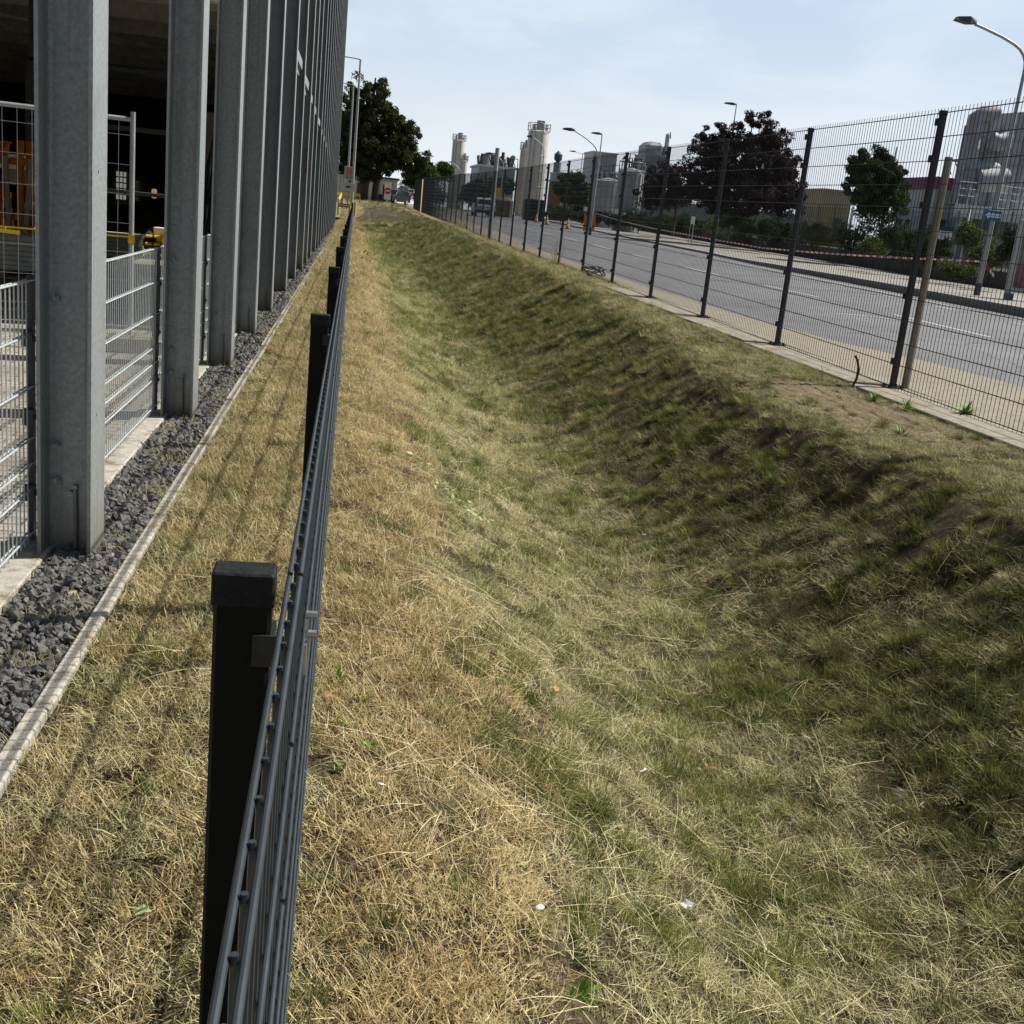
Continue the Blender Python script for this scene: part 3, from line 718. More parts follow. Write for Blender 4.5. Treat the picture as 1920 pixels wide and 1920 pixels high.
# leaning props and racks
ORD = ['leftmost', 'second from the left', 'third from the left', 'fourth from the left', 'fifth from the left', 'rightmost']
def props(n, x0, y0, mtn, name, label, dx=.22, h=2.6, lean=.25, r=.04, group=None):
    for i in range(n):
        t = MB(); t.cyl((0, 0, 0), (0, 0, h), r, n=10); t.cyl((0, 0, 0), (0, 0, .02), r*2, n=10); t.cyl((0, 0, h), (0, 0, h+.02), r*2, n=10); t.cyl((0, 0, h*.5), (0, 0, h*.5+.1), r*1.5, n=10)
        o = t.build(name, MT[mtn], smooth=True); o.location = (x0+i*dx, y0+RN.uniform(-.2, .2), 0.02); o.rotation_euler = (RN.uniform(-.05, .05), RN.uniform(-lean, lean)*.6, 0)
        tag(o, label+', '+(ORD[i] if i < n-1 else 'rightmost'), 'prop', group)
props(6, at(2, 478, Z=0)[0]-.35, at(2, 478, Z=0)[1]+.5, 'orange', 'shoring_prop', 'orange steel prop leaning behind the site fence', .15, 1.75, group='orange props behind the site fence')
props(4, at(2, 478, Z=0)[0]-.2, at(2, 478, Z=0)[1]-.1, 'cream', 'shoring_prop', 'cream steel prop leaning among the orange props', .2, 1.5, group='cream props among the orange ones')
for i in range(3):
    t = MB(); t.box(-.06, .06, -.06, .06, 0, 1.9); t.box(-.4, .4, -.05, .05, 1.5, 1.62); t.box(-.4, .4, -.05, .05, .6, .72); t.box(.34, .4, -.05, .05, 0, 1.6)
    o = t.build('formwork_frame', MT['orange']); o.location = at(40+17*i, 482, Z=0); o.scale = (.75, 1, .95); tag(o, 'orange formwork frame standing between the props and the nearest column, '+['left one', 'middle one', 'right one'][i], 'frame', 'orange formwork frames')
o = MB().box(0, 1.9, 0, .04, 0, .95).build('notice_board', MT['grey_panel']); o.location = at(4, 344, Y=22.5); o.scale = (.55, 1, .5); tag(o, 'dark grey blank board hanging above the orange props', 'board')
mb = MB(); mb.box(0, 1.4, 0, .5, 0, .42); o = mb.build('site_box', MT['white']); o.location = at(-6, 314, Y=22); o.scale = (.5, 1, .6); tag(o, 'white box high on the rack at the left picture edge', 'box')
t = thing('rack', 'dark storage rack carrying a white box at the left picture edge', 'rack', (at(-60, 478, Z=0)[0], 22.6, 0))
m = MB()
for x in (0, 2.6):
    for y in (0, .9): m.box(x, x+.08, y, y+.08, 0, 4.4)
m.build('upright', MT['dark_metal'], t); m = MB()
for z in (1.1, 2.25, 3.25): m.box(0, 2.6, 0, .98, z, z+.06)
m.build('shelf', MT['dark_metal'], t)
t = thing('marker_post', 'slim white post with red and blue bands behind the site fence at the left edge', 'post', (at(23, 478, Z=0)[0], at(23, 478, Z=0)[1]-.8, 0))
MB().cyl((0, 0, 0), (0, 0, 3.1), .03, n=8).build('shaft', MT['white'], t, smooth=True)
MB().cyl((0, 0, 2.35), (0, 0, 2.62), .034, n=8).build('red_band', MT['red'], t); MB().cyl((0, 0, 2.05), (0, 0, 2.35), .034, n=8).build('blue_band', MT['blue'], t)
for i, x in enumerate((-5.05, -4.55)):
    o = MB().box(0, .12, 0, .02, 0, .3).build('warning_tag', MT['yellow']); o.location = at((56, 75)[i], 316, Y=20); tag(o, ['left', 'right'][i]+' yellow warning tag hanging in the rack left of the nearest column', 'tag', 'yellow warning tags')
mb = MB()
for i in range(4): mb = MB().cyl((0, 0, 0), (.55, .5, 3.1), .05, n=10); o = mb.build('leaning_tube', MT['dark_metal'], smooth=True); o.location = (-2.62+.09*i, 19.0+.1*i, 0); tag(o, 'dark steel tube leaning on the pale wall behind the third column, '+(ORD[i] if i < 3 else 'rightmost'), 'tube', 'dark tubes leaning on the pale wall')
o = MB().box(-2.72, -1.3, 20.6, 20.75, 0, 2.6).build('partition_wall', MT['beige_wall']); tag(o, 'pale beige partition wall inside the hall seen behind the third steel column', 'wall')
# bright openings at the far side of the hall, daylight painted as emission
def lit(name, col, s):
    m = bpy.data.materials.new(name); m.use_nodes = True; t = m.node_tree; t.nodes.remove(t.nodes['Principled BSDF'])
    e = N(t, 'ShaderNodeEmission'); e.inputs[0].default_value = (*col, 1); e.inputs[1].default_value = s; t.links.new(e.outputs[0], t.nodes['Material Output'].inputs[0]); return m
lw = lit('lit_window', (.8, .78, .72), .22); lo = lit('lit_lamp', (1, .55, .25), .3)
for (xa, ya, xb, yb) in ((217, 322, 238, 374), (254, 338, 260, 376)):
    a = at(xa, yb, Y=63.5); b = at(xb, ya, Y=63.5); a[2] = min(a[2], 4.4); b[2] = min(b[2], 4.85)
    t = thing('hall_window', 'bright window with yellow bars at the far side of the hall' if xa == 217 else 'narrow bright window right of the barred window in the far hall wall', 'window', tuple(a))
    MB().box(0, b[0]-a[0], 0, .02, 0, b[2]-a[2]).build('pane', lw, t)
    m = MB()
    for q in np.linspace(0, b[2]-a[2], 6): m.box(0, b[0]-a[0], -.05, -.02, q-.03, q+.03)
    for q in np.linspace(0, b[0]-a[0], 4): m.box(q-.02, q+.02, -.05, -.02, 0, b[2]-a[2])
    m.build('bars', MT['yellow'], t)
a = at(289, 372, Y=45)
o = MB().lathe([(.04, 0), (.09, .03), (.10, .3), (.06, .34)], n=12).build('hall_lamp', lo, smooth=True); o.location = tuple(a); tag(o, 'small glowing orange lamp deep inside the dark hall between the first two columns', 'lamp')
# ------------------------------------------------------------------ foliage helper
def leaf_mat(name, dark, light, tr=.25):
    m = bpy.data.materials.new(name); m.use_nodes = True; t = m.node_tree; t.nodes.remove(t.nodes['Principled BSDF'])
    a = N(t, 'ShaderNodeAttribute'); a.attribute_name = 'tint'
    mx = N(t, 'ShaderNodeMix', data_type='RGBA'); mx.inputs[6].default_value = (*dark, 1); mx.inputs[7].default_value = (*light, 1)
    t.links.new(a.outputs['Fac'], mx.inputs[0])
    d = N(t, 'ShaderNodeBsdfDiffuse'); tl = N(t, 'ShaderNodeBsdfTranslucent'); s = N(t, 'ShaderNodeMixShader'); s.inputs[0].default_value = tr
    t.links.new(mx.outputs[2], d.inputs[0]); t.links.new(mx.outputs[2], tl.inputs[0]); t.links.new(d.outputs[0], s.inputs[1]); t.links.new(tl.outputs[0], s.inputs[2])
    t.links.new(s.outputs[0], t.nodes['Material Output'].inputs[0]); MT[name] = m; return m
leaf_mat('pine_leaf', (.017, .026, .011), (.095, .108, .042))
leaf_mat('purple_leaf', (.020, .015, .017), (.10, .068, .064))
leaf_mat('green_leaf', (.016, .028, .012), (.10, .14, .045))
leaf_mat('shrub_leaf', (.05, .07, .025), (.19, .23, .085), .3)
leaf_mat('ivy_leaf', (.02, .035, .018), (.07, .10, .045))
def leaves(name, C, R, n, size, mt, parent, up=.3, elong=1.0, seed=1, shell=.55):
    """leaf-sized faces spread round clump centres C with radii R"""
    r = np.random.RandomState(seed); C = np.asarray(C, float); R = np.asarray(R, float); m = len(C)
    d = r.normal(size=(m, n, 3)); d /= np.linalg.norm(d, axis=2, keepdims=True)
    q = shell+(1-shell)*r.rand(m, n, 1)**.7; q *= (1-.25*r.rand(m, n, 1))
    P = (C[:, None]+d*R[:, None, None]*q*np.array([1, 1, .8])).reshape(-1, 3); k = len(P)
    nrm = d.reshape(-1, 3)+r.normal(size=(k, 3))*.7; nrm[:, 2] += up; nrm /= np.linalg.norm(nrm, axis=1, keepdims=True)
    a = np.cross(nrm, r.normal(size=(k, 3))); a /= np.linalg.norm(a, axis=1, keepdims=True); b = np.cross(nrm, a)
    s = (size*(.6+.8*r.rand(k)))[:, None]
    V = np.stack([P-a*s*elong, P+b*s*.5, P+a*s*elong, P-b*s*.5], 1).reshape(-1, 3)
    F = np.arange(4*k).reshape(-1, 4)
    me = new_mesh(name, V, F, mt)
    ti = np.repeat(np.clip(r.rand(k)*.55+.45*np.repeat(r.rand(m), n), 0, 1), 4)
    at_ = me.attributes.new('tint', 'FLOAT', 'POINT'); at_.data.foreach_set('value', ti.astype(np.float32))
    return link(name, me, parent)
def limb_tree(mb, base, top, r0, C, nl=14, seed=2):
    r = np.random.RandomState(seed); b = Vector(base); t = Vector(top)
    P = [b.lerp(t, q)+Vector((r.uniform(-1, 1), r.uniform(-1, 1), 0))*r0*.6*q*4*(1-q) for q in np.linspace(0, 1, 8)]
    mb.tube(P, [r0*(1-.8*q) for q in np.linspace(0, 1, 8)], 9)
    idx = r.permutation(len(C))[:nl]
    for i in idx:
        c = Vector(C[i]); q = min(.9, max(.18, (c.z-b.z)/(t.z-b.z)-.15)); s = b.lerp(t, q)
        mb.tube([s, s.lerp(c, .5)+Vector((0, 0, .05*(c-s).length)), c], [r0*.32*(1-q*.5), r0*.2, r0*.06], 6)

def tree(name, label, cat, base, env, nclump, rc, nl, size, lm, trunk_r, seed, group=None, trunks=None, elong=1.0, mid=None):
    """env: list of (centre xyz, radii xyz) ellipsoids relative to base"""
    r = np.random.RandomState(seed); C = []; 
    vols = np.array([e[1][0]*e[1][1]*e[1][2] for e in env]); vols = vols/vols.sum()
    for e, v in zip(env, vols):
        n = max(4, int(nclump*v)); d = r.normal(size=(n, 3)); d /= np.linalg.norm(d, axis=1, keepdims=True); rad = r.rand(n, 1)**.38
        C.append(np.array(e[0])+d*rad*np.array(e[1]))
    C = np.concatenate(C); R = rc*(.6+.8*r.rand(len(C)))
    t = thing(name, label, cat, base, 0, group)
    leaves('crown', C, R, nl, size, lm, t, seed=seed+1, elong=elong)
    mb = MB(); top = max(e[0][2]+e[1][2]*.6 for e in env)
    for (tx, ty, lean) in (trunks or [(0, 0, 0)]):
        limb_tree(mb, (tx, ty, -.2), (tx+lean, ty, top), trunk_r, C, 14, seed+2)
    mb.build('trunk', MT['bark'], t, smooth=True)
    return t
def px(x, y, Y): return at(x, y, Y=Y)
def env_px(base, Y, L_):
    """crown lobes: centre and half sizes read off the picture at depth Y, as real metres"""
    out = []
    for (cx, cy, rx, ry) in L_:
        c = at(cx, cy, Y=Y); q = at(cx+rx, cy, Y=Y); u = at(cx, cy-ry, Y=Y)
        out.append(((c[0]-base[0], RN.uniform(-.3, .3), c[2]-base[2]), (abs(q[0]-c[0]), abs(q[0]-c[0])*.85, abs(u[2]-c[2]))))
    return out
def tree_px(name, label, bx, by, Y, lobes, ncl, rc, nl, size, lm, tr, seed, trunks=None, elong=1.3, z=None, group=None):
    b = at(bx, by, Y=Y); b = (b[0], Y, Rz(Y)+.6 if z is None else z)
    return tree(name, label, 'tree', b, env_px(b, Y, lobes), ncl, rc, nl, size, MT[lm], tr, seed, group, trunks, elong)
tree_px('pine_tree', 'big dark pine with two trunks standing at the far end of the ditch', 690, 378, 108,
        [(700, 205, 44, 52), (745, 262, 42, 48), (672, 262, 36, 66), (765, 300, 38, 32), (700, 290, 60, 52), (668, 168, 18, 30), (712, 160, 16, 22), (790, 296, 16, 20)],
        520, .5, 85, .10, 'pine_leaf', .34, 5, trunks=[(-.35, 0, .3), (.55, .5, .4)], elong=2.0, z=Lz(108))
tree_px('pine_tree', 'dark pine partly hidden behind the hall corner, left of the two-trunked pine', 652, 376, 122, [(648, 230, 26, 60), (655, 300, 28, 34)], 130, .5, 80, .11, 'pine_leaf', .28, 15, z=Lz(122), elong=2.0)
tree_px('broadleaf_tree', 'rounded dark tree right of the big pine above the far fence end', 795, 360, 135, [(795, 325, 28, 22), (772, 330, 20, 18)], 90, .6, 70, .16, 'green_leaf', .2, 25)
tree_px('broadleaf_tree', 'far small tree just left of the left silo', 834, 345, 200, [(834, 320, 13, 16)], 30, .9, 70, .22, 'green_leaf', .2, 35)
tree_px('purple_tree', 'large dark purple-leaved tree behind the far green fence', 1386, 440, 71.5,
        [(1400, 320, 92, 72), (1422, 252, 50, 46), (1335, 290, 46, 46), (1470, 340, 42, 54), (1395, 362, 108, 46), (1312, 345, 40, 46), (1484, 372, 42, 38), (1348, 270, 44, 40), (1462, 290, 40, 44)], 900, .32, 75, .075, 'purple_leaf', .13, 45, trunks=[(0, 0, -.2), (.1, 0, 1.0)], elong=1.6)
tree_px('purple_tree', 'smaller purple-leaved tree in front of the round tank', 1262, 430, 80, [(1262, 345, 52, 42), (1225, 368, 34, 26)], 110, .45, 90, .085, 'purple_leaf', .12, 55, elong=1.6)
tree_px('broadleaf_tree', 'compact dark green tree behind the far fence, left of the magenta-edged building', 1645, 480, 56.5,
        [(1642, 350, 62, 46), (1635, 310, 40, 36), (1655, 282, 14, 16), (1614, 300, 18, 18), (1690, 365, 26, 28), (1640, 385, 52, 22), (1640, 340, 56, 50)], 340, .25, 110, .065, 'green_leaf', .12, 65)
tree_px('broadleaf_tree', 'dark bushy tree between the twin silos and the white block building', 1075, 405, 112, [(1070, 355, 32, 32), (1092, 375, 20, 22)], 80, .55, 80, .13, 'ivy_leaf', .15, 75)
tree_px('broadleaf_tree', 'dark tree behind the moving car at the far side of the road', 905, 390, 135, [(905, 358, 26, 20), (880, 362, 26, 16), (940, 350, 24, 18)], 90, .7, 80, .15, 'ivy_leaf', .15, 85)
SHP = [(1530, 442, 42, 26, 'shrub_leaf', 'bright shrub in front of the beige brick building'), (1375, 412, 40, 18, 'shrub_leaf', 'pale green shrub behind the far fence under the purple tree'),
       (1690, 450, 48, 30, 'ivy_leaf', 'dark shrub under the compact green tree'), (1640, 462, 30, 18, 'shrub_leaf', 'low shrub below the compact green tree, with paler leaves'),
       (1752, 470, 34, 34, 'ivy_leaf', 'dark shrub left of the white board with the green header'), (1818, 440, 26, 24, 'shrub_leaf', 'round pale shrub behind the small white board'),
       (1850, 478, 38, 28, 'shrub_leaf', 'wide pale shrub directly behind the near lamp post'), (1905, 460, 30, 46, 'ivy_leaf', 'dark shrub between the near lamp post and the display case'),
       (1790, 505, 40, 18, 'shrub_leaf', 'low pale shrub on the wall top below the white boards'), (1440, 430, 50, 24, 'ivy_leaf', 'dark shrub at the far fence below the purple tree trunk'),
       (1250, 420, 40, 18, 'ivy_leaf', 'dark hedge clump below the smaller purple tree'), (1190, 412, 36, 16, 'ivy_leaf', 'dark hedge clump below the round tank'), (1045, 400, 40, 14, 'ivy_leaf', 'dark hedge clump left of the orange barrier')]
def hedge(label, x0, x1, y0, y1, Y, lm, seed, cl=.5):
    a, b = at(x0, (y0+y1)/2, Y=Y), at(x1, (y0+y1)/2, Y=Y); top = at((x0+x1)/2, y0, Y=Y)[2]; zb = Rz(Y)+.5; L_ = b[0]-a[0]; h_ = max(1.0, top-zb)
    r_ = np.random.RandomState(seed); n = int(L_*h_*3.6)+10; C = np.stack([r_.uniform(-L_/2, L_/2, n), r_.uniform(-.8, .8, n), r_.uniform(.1, 1, n)**.8*(h_-.3)*(.72+.28*np.sin(np.linspace(0, 40, n)))], 1)
    t = thing('hedge', label, 'hedge', ((a[0]+b[0])/2, Y, zb)); leaves('foliage', C, np.full(n, cl), 90, .09, MT[lm], t, seed=seed+1)
    m = MB()
    for q in np.linspace(-L_/2+.5, L_/2-.5, max(3, int(L_/2))): m.cyl((q, 0, -.3), (q+.2, 0, h_*.6), .05, n=5)
    m.build('stems', MT['bark'], t)
hedge('dark thicket beyond the gatehouse at the left end of the tall fence', 742, 835, 338, 372, 150, 'ivy_leaf', 911, .8)
hedge('long dark hedge behind the far fence between the barrier and the round tanks', 1040, 1200, 388, 440, 96, 'ivy_leaf', 901)
hedge('dark hedge behind the far fence under the smaller purple tree', 1185, 1330, 392, 450, 84, 'ivy_leaf', 903)
hedge('pale green hedge behind the far fence below the big purple tree', 1325, 1445, 398, 455, 78, 'shrub_leaf', 905)
hedge('dark hedge behind the far fence left of the beige building', 1430, 1520, 404, 462, 72, 'ivy_leaf', 907)
hedge('dark hedge behind the far fence below the compact green tree', 1585, 1770, 392, 480, 60, 'ivy_leaf', 909)
SHY = []
for i, (x, y, rx, ry, lm, lab) in enumerate(SHP):
    Y = float(np.interp(x, [1045, 1150, 1250, 1400, 1500, 1600, 1700, 1785, 1850, 1905], [118, 100, 86, 68, 58, 51.5, 45.5, 41.5, 39, 37]))
    c = at(x, y, Y=Y); q = abs(at(x+rx, y, Y=Y)[0]-c[0]); h_ = abs(at(x, y-ry, Y=Y)[2]-c[2]); zb = Rz(Y)+.62
    r_ = np.random.RandomState(100+i); n = 26; d = r_.normal(size=(n, 3)); d /= np.linalg.norm(d, axis=1, keepdims=True)
    C = np.array([0, 0, c[2]-zb])+d*np.array([q, q*.7, h_])*r_.rand(n, 1)**.3*.85
    t = thing('shrub', lab, 'shrub', (c[0], Y, zb), 0, 'shrubs along the far fence'); leaves('foliage', C, np.full(n, .30+.1*(Y > 80)), 140, .05 if Y < 60 else .08, MT[lm], t, seed=200+i)
    m = MB()
    for k in range(5): m.cyl((0, 0, -.1), tuple(C[k]), .015, n=5)
    m.build('stems', MT['bark'], t)
# ------------------------------------------------------------------ far retaining wall and green fence
V = []; F = []
ys_ = [20, 30, 36, 44, 52, 60, 72, 83, 98, 114, 140, 170]
for y in ys_:
    x = WX(y); z = Rz(y)-.1; V += [(x, y, z), (x, y, z+.85), (x+.25, y, z+.85), (x+.25, y, z)]
for i in range(len(ys_)-1):
    for k in range(3): b = 4*i+k; F.append((b, b+4, b+5, b+1))
o = link('retaining_wall', new_mesh('retaining_wall', V, F, MT['wall_dark'])); tag(o, 'low dark retaining wall carrying the green fence on the far side of the road', 'wall')
V = []; F = []
for y in ys_:
    x = WX(y)+.2; z = Rz(y)+.68; V += [(x, y, z), (x+8, y, z-.0), (x+40, y, z)]
for i in range(len(ys_)-1):
    for k in range(2): b = 3*i+k; F.append((b, b+1, b+4, b+3))
tag(link('ground', new_mesh('ground', V, F, mat('bank_soil', (.06, .065, .04), .95, 0, (1.5, .5)))), kind='structure')
ff = thing('mesh_fence', 'far green mesh fence on the low wall across the road', 'fence', (26, 40, 0))
mt_ = mat('far_green', (.035, .055, .05), .6, 0, (3, .3)); mt2 = mat('far_post', (.17, .20, .20), .5, .2, (5, .2))
y = 28.0; pm2 = stash(MB().box(-.03, .03, -.03, .03, 0, 2.35), mt2)
while y < 128:
    x = WX(y)+.12; z = Rz(y)+.72; x2 = WX(y+2.5)+.12; dz = Rz(y+2.5)-Rz(y)
    link('post', pm2, ff, (x-26, y-40, z))
    mb = MB(); L_ = math.hypot(x2-x, 2.5)
    st = .075 if y < 60 else .12
    n = int(L_/st)
    for i in range(1, n): mb.cyl((0, L_*i/n, .03), (0, L_*i/n, 2.25), .0045 if y < 60 else .007, n=3, caps=False)
    for k in range(9): mb.cyl((0, 0, .05+k*.27), (0, L_, .05+k*.27), .006, n=3, caps=False)
    o = mb.build('mesh_panel', mt_, ff, (x-26, y-40, z)); o.rotation_euler = (math.atan2(dz, 2.5), 0, -math.atan2(x2-x, 2.5)); y += 2.5
def sheet_panel(x, y, w_, h0, h1, name, label, cat, mt, rz=80, th=.02, group=None, posts=False):
    t = thing(name, label, cat, (x, y, Rz(y)+.1), radians(rz), group)
    MB().cbox(-w_/2, w_/2, -th/2, th/2, h0, h1, .004).build('panel', MT[mt], t)
    if posts:
        m = MB()
        for s in (-w_*.4, w_*.4): m.cyl((s, th, 0), (s, th, h1), .02, n=8)
        m.build('legs', MT['pole'], t, smooth=True)
    return t
FZ = lambda px_, py_, Y: at(px_, py_, Y=Y)
def board_at(x0, y0, x1, y1, Y, name, label, cat, mt, th=.03, legs=0, parts=None, group=None):
    """upright board facing the camera, outline given by picture corners at depth Y (real size follows)"""
    a = at(x0, y1, Y=Y); b = at(x1, y1, Y=Y); c = at((x0+x1)/2, y0, Y=Y)
    w_ = b[0]-a[0]; h_ = c[2]-(a[2]+b[2])/2; cx = (a[0]+b[0])/2; z = (a[2]+b[2])/2
    t = thing(name, label, cat, (cx, Y, z), 0, group)
    MB().cbox(-w_/2, w_/2, 0, th, 0, h_, .004).build('panel', MT[mt], t)
    if legs:
        m = MB(); gz = legs
        for s in (-w_*.42, w_*.42): m.cyl((s, th+.02, gz-z), (s, th+.02, h_*.9), .022, n=8)
        m.build('legs', MT['pole'], t, smooth=True)
    return t, w_, h_
t, w_, h_ = board_at(1757, 428, 1783, 450, 44, 'notice_board', 'white notice board with dark green header on the far fence', 'sign', 'white')
MB().box(-w_/2, w_/2, -.008, -.001, h_*.78, h_*1.12).build('header', mat('dark_green', (.02, .09, .07), .5), t)
m = MB()
for k in range(4): m.box(-w_*.35, w_*.3*(1 if k % 2 else .6), -.006, -.001, h_*(.15+.15*k), h_*(.19+.15*k))
m.build('text_lines', MT['grey_panel'], t)
board_at(1822, 447, 1835, 456, 41, 'notice_board', 'small blank white board on the far fence, left of the near lamp post', 'sign', 'white')
board_at(1094, 388, 1101, 396, 88, 'notice_board', 'small white board on the far fence above the orange barrier', 'sign', 'white')
board_at(1152, 392, 1159, 401, 84, 'notice_board', 'small white board on the far fence, right of the orange barrier', 'sign', 'white')
board_at(1169, 398, 1173, 403, 82, 'notice_board', 'tiny white plate on the far fence, rightmost of the three far boards', 'sign', 'white')
t, w_, h_ = board_at(1295, 406, 1302, 420, 66, 'notice_board', 'white upright board on two thin legs in front of the far wall', 'sign', 'white', legs=.75)
t = thing('traffic_mirror', 'oval grey traffic mirror behind the far fence near the lamp post', 'mirror', tuple(at(1811, 430, Y=43)))
o = MB().lathe([(.01, 0), (.2, .01), (.21, .04), (.01, .05)], n=20).build('disc', MT['pole'], t, smooth=True); o.rotation_euler = (radians(90), 0, radians(55)); o.location = (0, 0, .5); o.scale = (1, 1.4, 1)
MB().cyl((.05, .1, -1.6), (.05, .1, .9), .03, n=8).build('post', MT['pole'], t)
# barrier tape from the barrier to the near lamp post
TP = [(1117, 400, 78), (1163, 414, 71), (1228, 429, 62), (1332, 448, 54), (1430, 465, 48), (1520, 473, 43), (1610, 479, 39), (1700, 484, 36), (1770, 487, 33.6), (1836, 490, 31.75)]
pts = [Vector(at(a, b, Y=c)) for a, b, c in TP]
V = []; F = []; mi = []; n = 0
P = []
for i in range(len(pts)-1):
    k = max(2, int((pts[i+1]-pts[i]).length/.22)); P += [pts[i].lerp(pts[i+1], j/k) for j in range(k)]
P.append(pts[-1])
for i, p in enumerate(P): tw = .025*sin(i*.37); V += [(p.x+tw, p.y, p.z-.028), (p.x-tw, p.y, p.z+.028)]
for i in range(len(P)-1): F.append((2*i, 2*i+2, 2*i+3, 2*i+1)); mi.append(i % 2)
me = new_mesh('barrier_tape', V, F, [MT['white'], MT['red']]); me.polygons.foreach_set('material_index', mi)
o = link('barrier_tape', me); tag(o, 'red and white barrier tape strung from the orange barrier to the near lamp post', 'tape'); md = o.modifiers.new('s', 'SOLIDIFY'); md.thickness = .003
tl = MB(); a = at(1850, 494, Y=31.7); b = at(1863, 517, Y=31.4); a, b = Vector(a), Vector(b); c = a.lerp(b, .5)+Vector((.0, 0, -.03))
for (p, q, k) in ((a, c, 1), (c, b, 0)): tl.cur = k; tl.add([(p.x, p.y, p.z-.03), (q.x, q.y, q.z-.05), (q.x+.02, q.y, q.z+.04), (p.x, p.y, p.z+.03), (p.x, p.y+.01, p.z-.03), (q.x, q.y+.01, q.z-.05), (q.x+.02, q.y+.01, q.z+.04), (p.x, p.y+.01, p.z+.03)], [(0, 1, 2, 3), (7, 6, 5, 4), (0, 4, 5, 1), (3, 2, 6, 7), (1, 5, 6, 2), (0, 3, 7, 4)])
o = tl.build('tape_end', [MT['white'], MT['red']]); tag(o, 'loose end of the red and white tape hanging from the near lamp post', 'tape')
# ------------------------------------------------------------------ lamps
def lamp(name, label, base, h, arm, head=.75, r=.075, armz=.9, group='street lamps', double=False, curved=True, dirx=-1):
    t = thing(name, label, 'street lamp', base, 0, group)
    P = [(0, 0, 0), (0, 0, h*.5), (0, 0, h-armz)]
    if curved:
        P += [(dirx*arm*q, 0, h-armz*(1-z_)) for q, z_ in ((.02, .18), (.07, .36), (.16, .52), (.28, .63), (.5, .77), (.75, .89), (1, 1))]
        rr = [r, r*.8, r*.6]+[r*.5]*7
    else:
        P.append((0, 0, h)); rr = [r, r*.8, r*.6, r*.5]
    MB().tube(P, rr, 10).build('mast', MT['pole'], t, smooth=True)
    MB().cyl((0, 0, 0), (0, 0, .45), r*1.25, n=12).build('base_sleeve', MT['dark_metal'], t)
    ends = [(P[-1], dirx)]
    if double: ends = [((-.9, 0, h), -1), ((.9, 0, h), 1)]; MB().tube([(-.9, 0, h), (0, 0, h-.15), (.9, 0, h)], .03, 8).build('cross_arm', MT['pole'], t)
    for (e, s) in ends:
        m = MB(); x, _, z = e; k = head
        m.add([(x, -.12, z), (x+s*k*.35, -.16, z-.02), (x+s*k, -.10, z+.02), (x+s*k, .10, z+.02), (x+s*k*.35, .16, z-.02), (x, .12, z),
               (x, -.07, z+.10), (x+s*k*.35, -.12, z+.16), (x+s*k*.9, -.06, z+.12), (x+s*k*.9, .06, z+.12), (x+s*k*.35, .12, z+.16), (x, .07, z+.10)],
              [(0, 1, 2, 3, 4, 5), (6, 11, 10, 9, 8, 7), (0, 6, 7, 1), (1, 7, 8, 2), (2, 8, 9, 3), (3, 9, 10, 4), (4, 10, 11, 5), (5, 11, 6, 0)])
        m.build('lamp_head', MT['dark_metal'], t)
    return t
b = at(1830, 560, Y=31.75)
lt = lamp('street_lamp', 'nearest street lamp with curved arm on the far footway, carrying a blue arrow sign', (18.3, 31.75, .43), 7.36, 1.75, .62, .08, .95); lt.rotation_euler = (0, .013, 0)
a = at(1862, 404, X=18.2)
t = thing('arrow_sign', 'blue one-way sign with white arrow pointing left on the near lamp post', 'sign', (18.22, 31.6, float(a[2])))
MB().cbox(-.27, .27, -.015, .015, -.145, .145, .004).build('plate', MT['blue'], t)
m = MB(); m.add([(x, -.020, z) for x, z in [(-.24, 0), (-.13, .10), (-.13, .055), (.24, .055), (.24, -.055), (-.13, -.055), (-.13, -.10)]]+[(x, -.016, z) for x, z in [(-.24, 0), (-.13, .10), (-.13, .055), (.24, .055), (.24, -.055), (-.13, -.055), (-.13, -.10)]],
                [(0, 1, 6), (2, 3, 4, 5), (1, 2, 5, 6), (7, 13, 8), (9, 12, 11, 10), (8, 13, 12, 9)]); m.build('arrow', MT['white'], t)
tx = bpy.data.curves.new('txt', 'FONT'); tx.body = 'Einbahnstraße'; tx.size = .075; tx.align_x = 'CENTER'; tx.align_y = 'CENTER'; tx.extrude = .001
to = bpy.data.objects.new('txt', tx); COL.objects.link(to); bpy.context.view_layer.update()
me = bpy.data.meshes.new_from_object(to.evaluated_get(bpy.context.evaluated_depsgraph_get())); bpy.data.objects.remove(to)
me.materials.clear(); me.materials.append(MT['blue']); o = link('lettering', me, t, (.055, -.023, 0)); o.rotation_euler = (radians(90), 0, 0)
def lamp_px(label, bx, by, hx, hy, Y, arm=True, **k):
    b = at(bx, by, Y=Y); h = at(hx, hy, Y=Y); b[2] = Rz(Y)
    lamp('street_lamp', label, (b[0], Y, b[2]), h[2]-b[2], abs(h[0]-b[0]), curved=arm, dirx=-1 if h[0] < b[0] else 1, **k)
lamp_px('street lamp with curved arm beside the tall twin silos, the second nearest', 1108, 420, 1078, 246, 68, head=.75, armz=1.6)
lamp_px('street lamp with curved arm between the grey pole and the twin silos', 936, 392, 924, 289, 128, head=.7, r=.09, armz=1.2)
lamp_px('street lamp in front of the twin silos with its arm curving left', 1009, 395, 1000, 258, 100, head=.6, r=.07, armz=1.3)
lamp_px('distant street lamp with curved arm below the left silo', 863, 345, 848, 305, 185, head=.6, r=.11, armz=2.0)
lamp_px('distant street lamp with curved arm in front of the trees left of the silo', 808, 345, 795, 316, 200, head=.6, r=.11, armz=2.0)
lamp_px('tall straight lamp with a single head, just right of the curved-arm lamp', 1112, 400, 1122, 252, 92, arm=False, head=.9, r=.08)
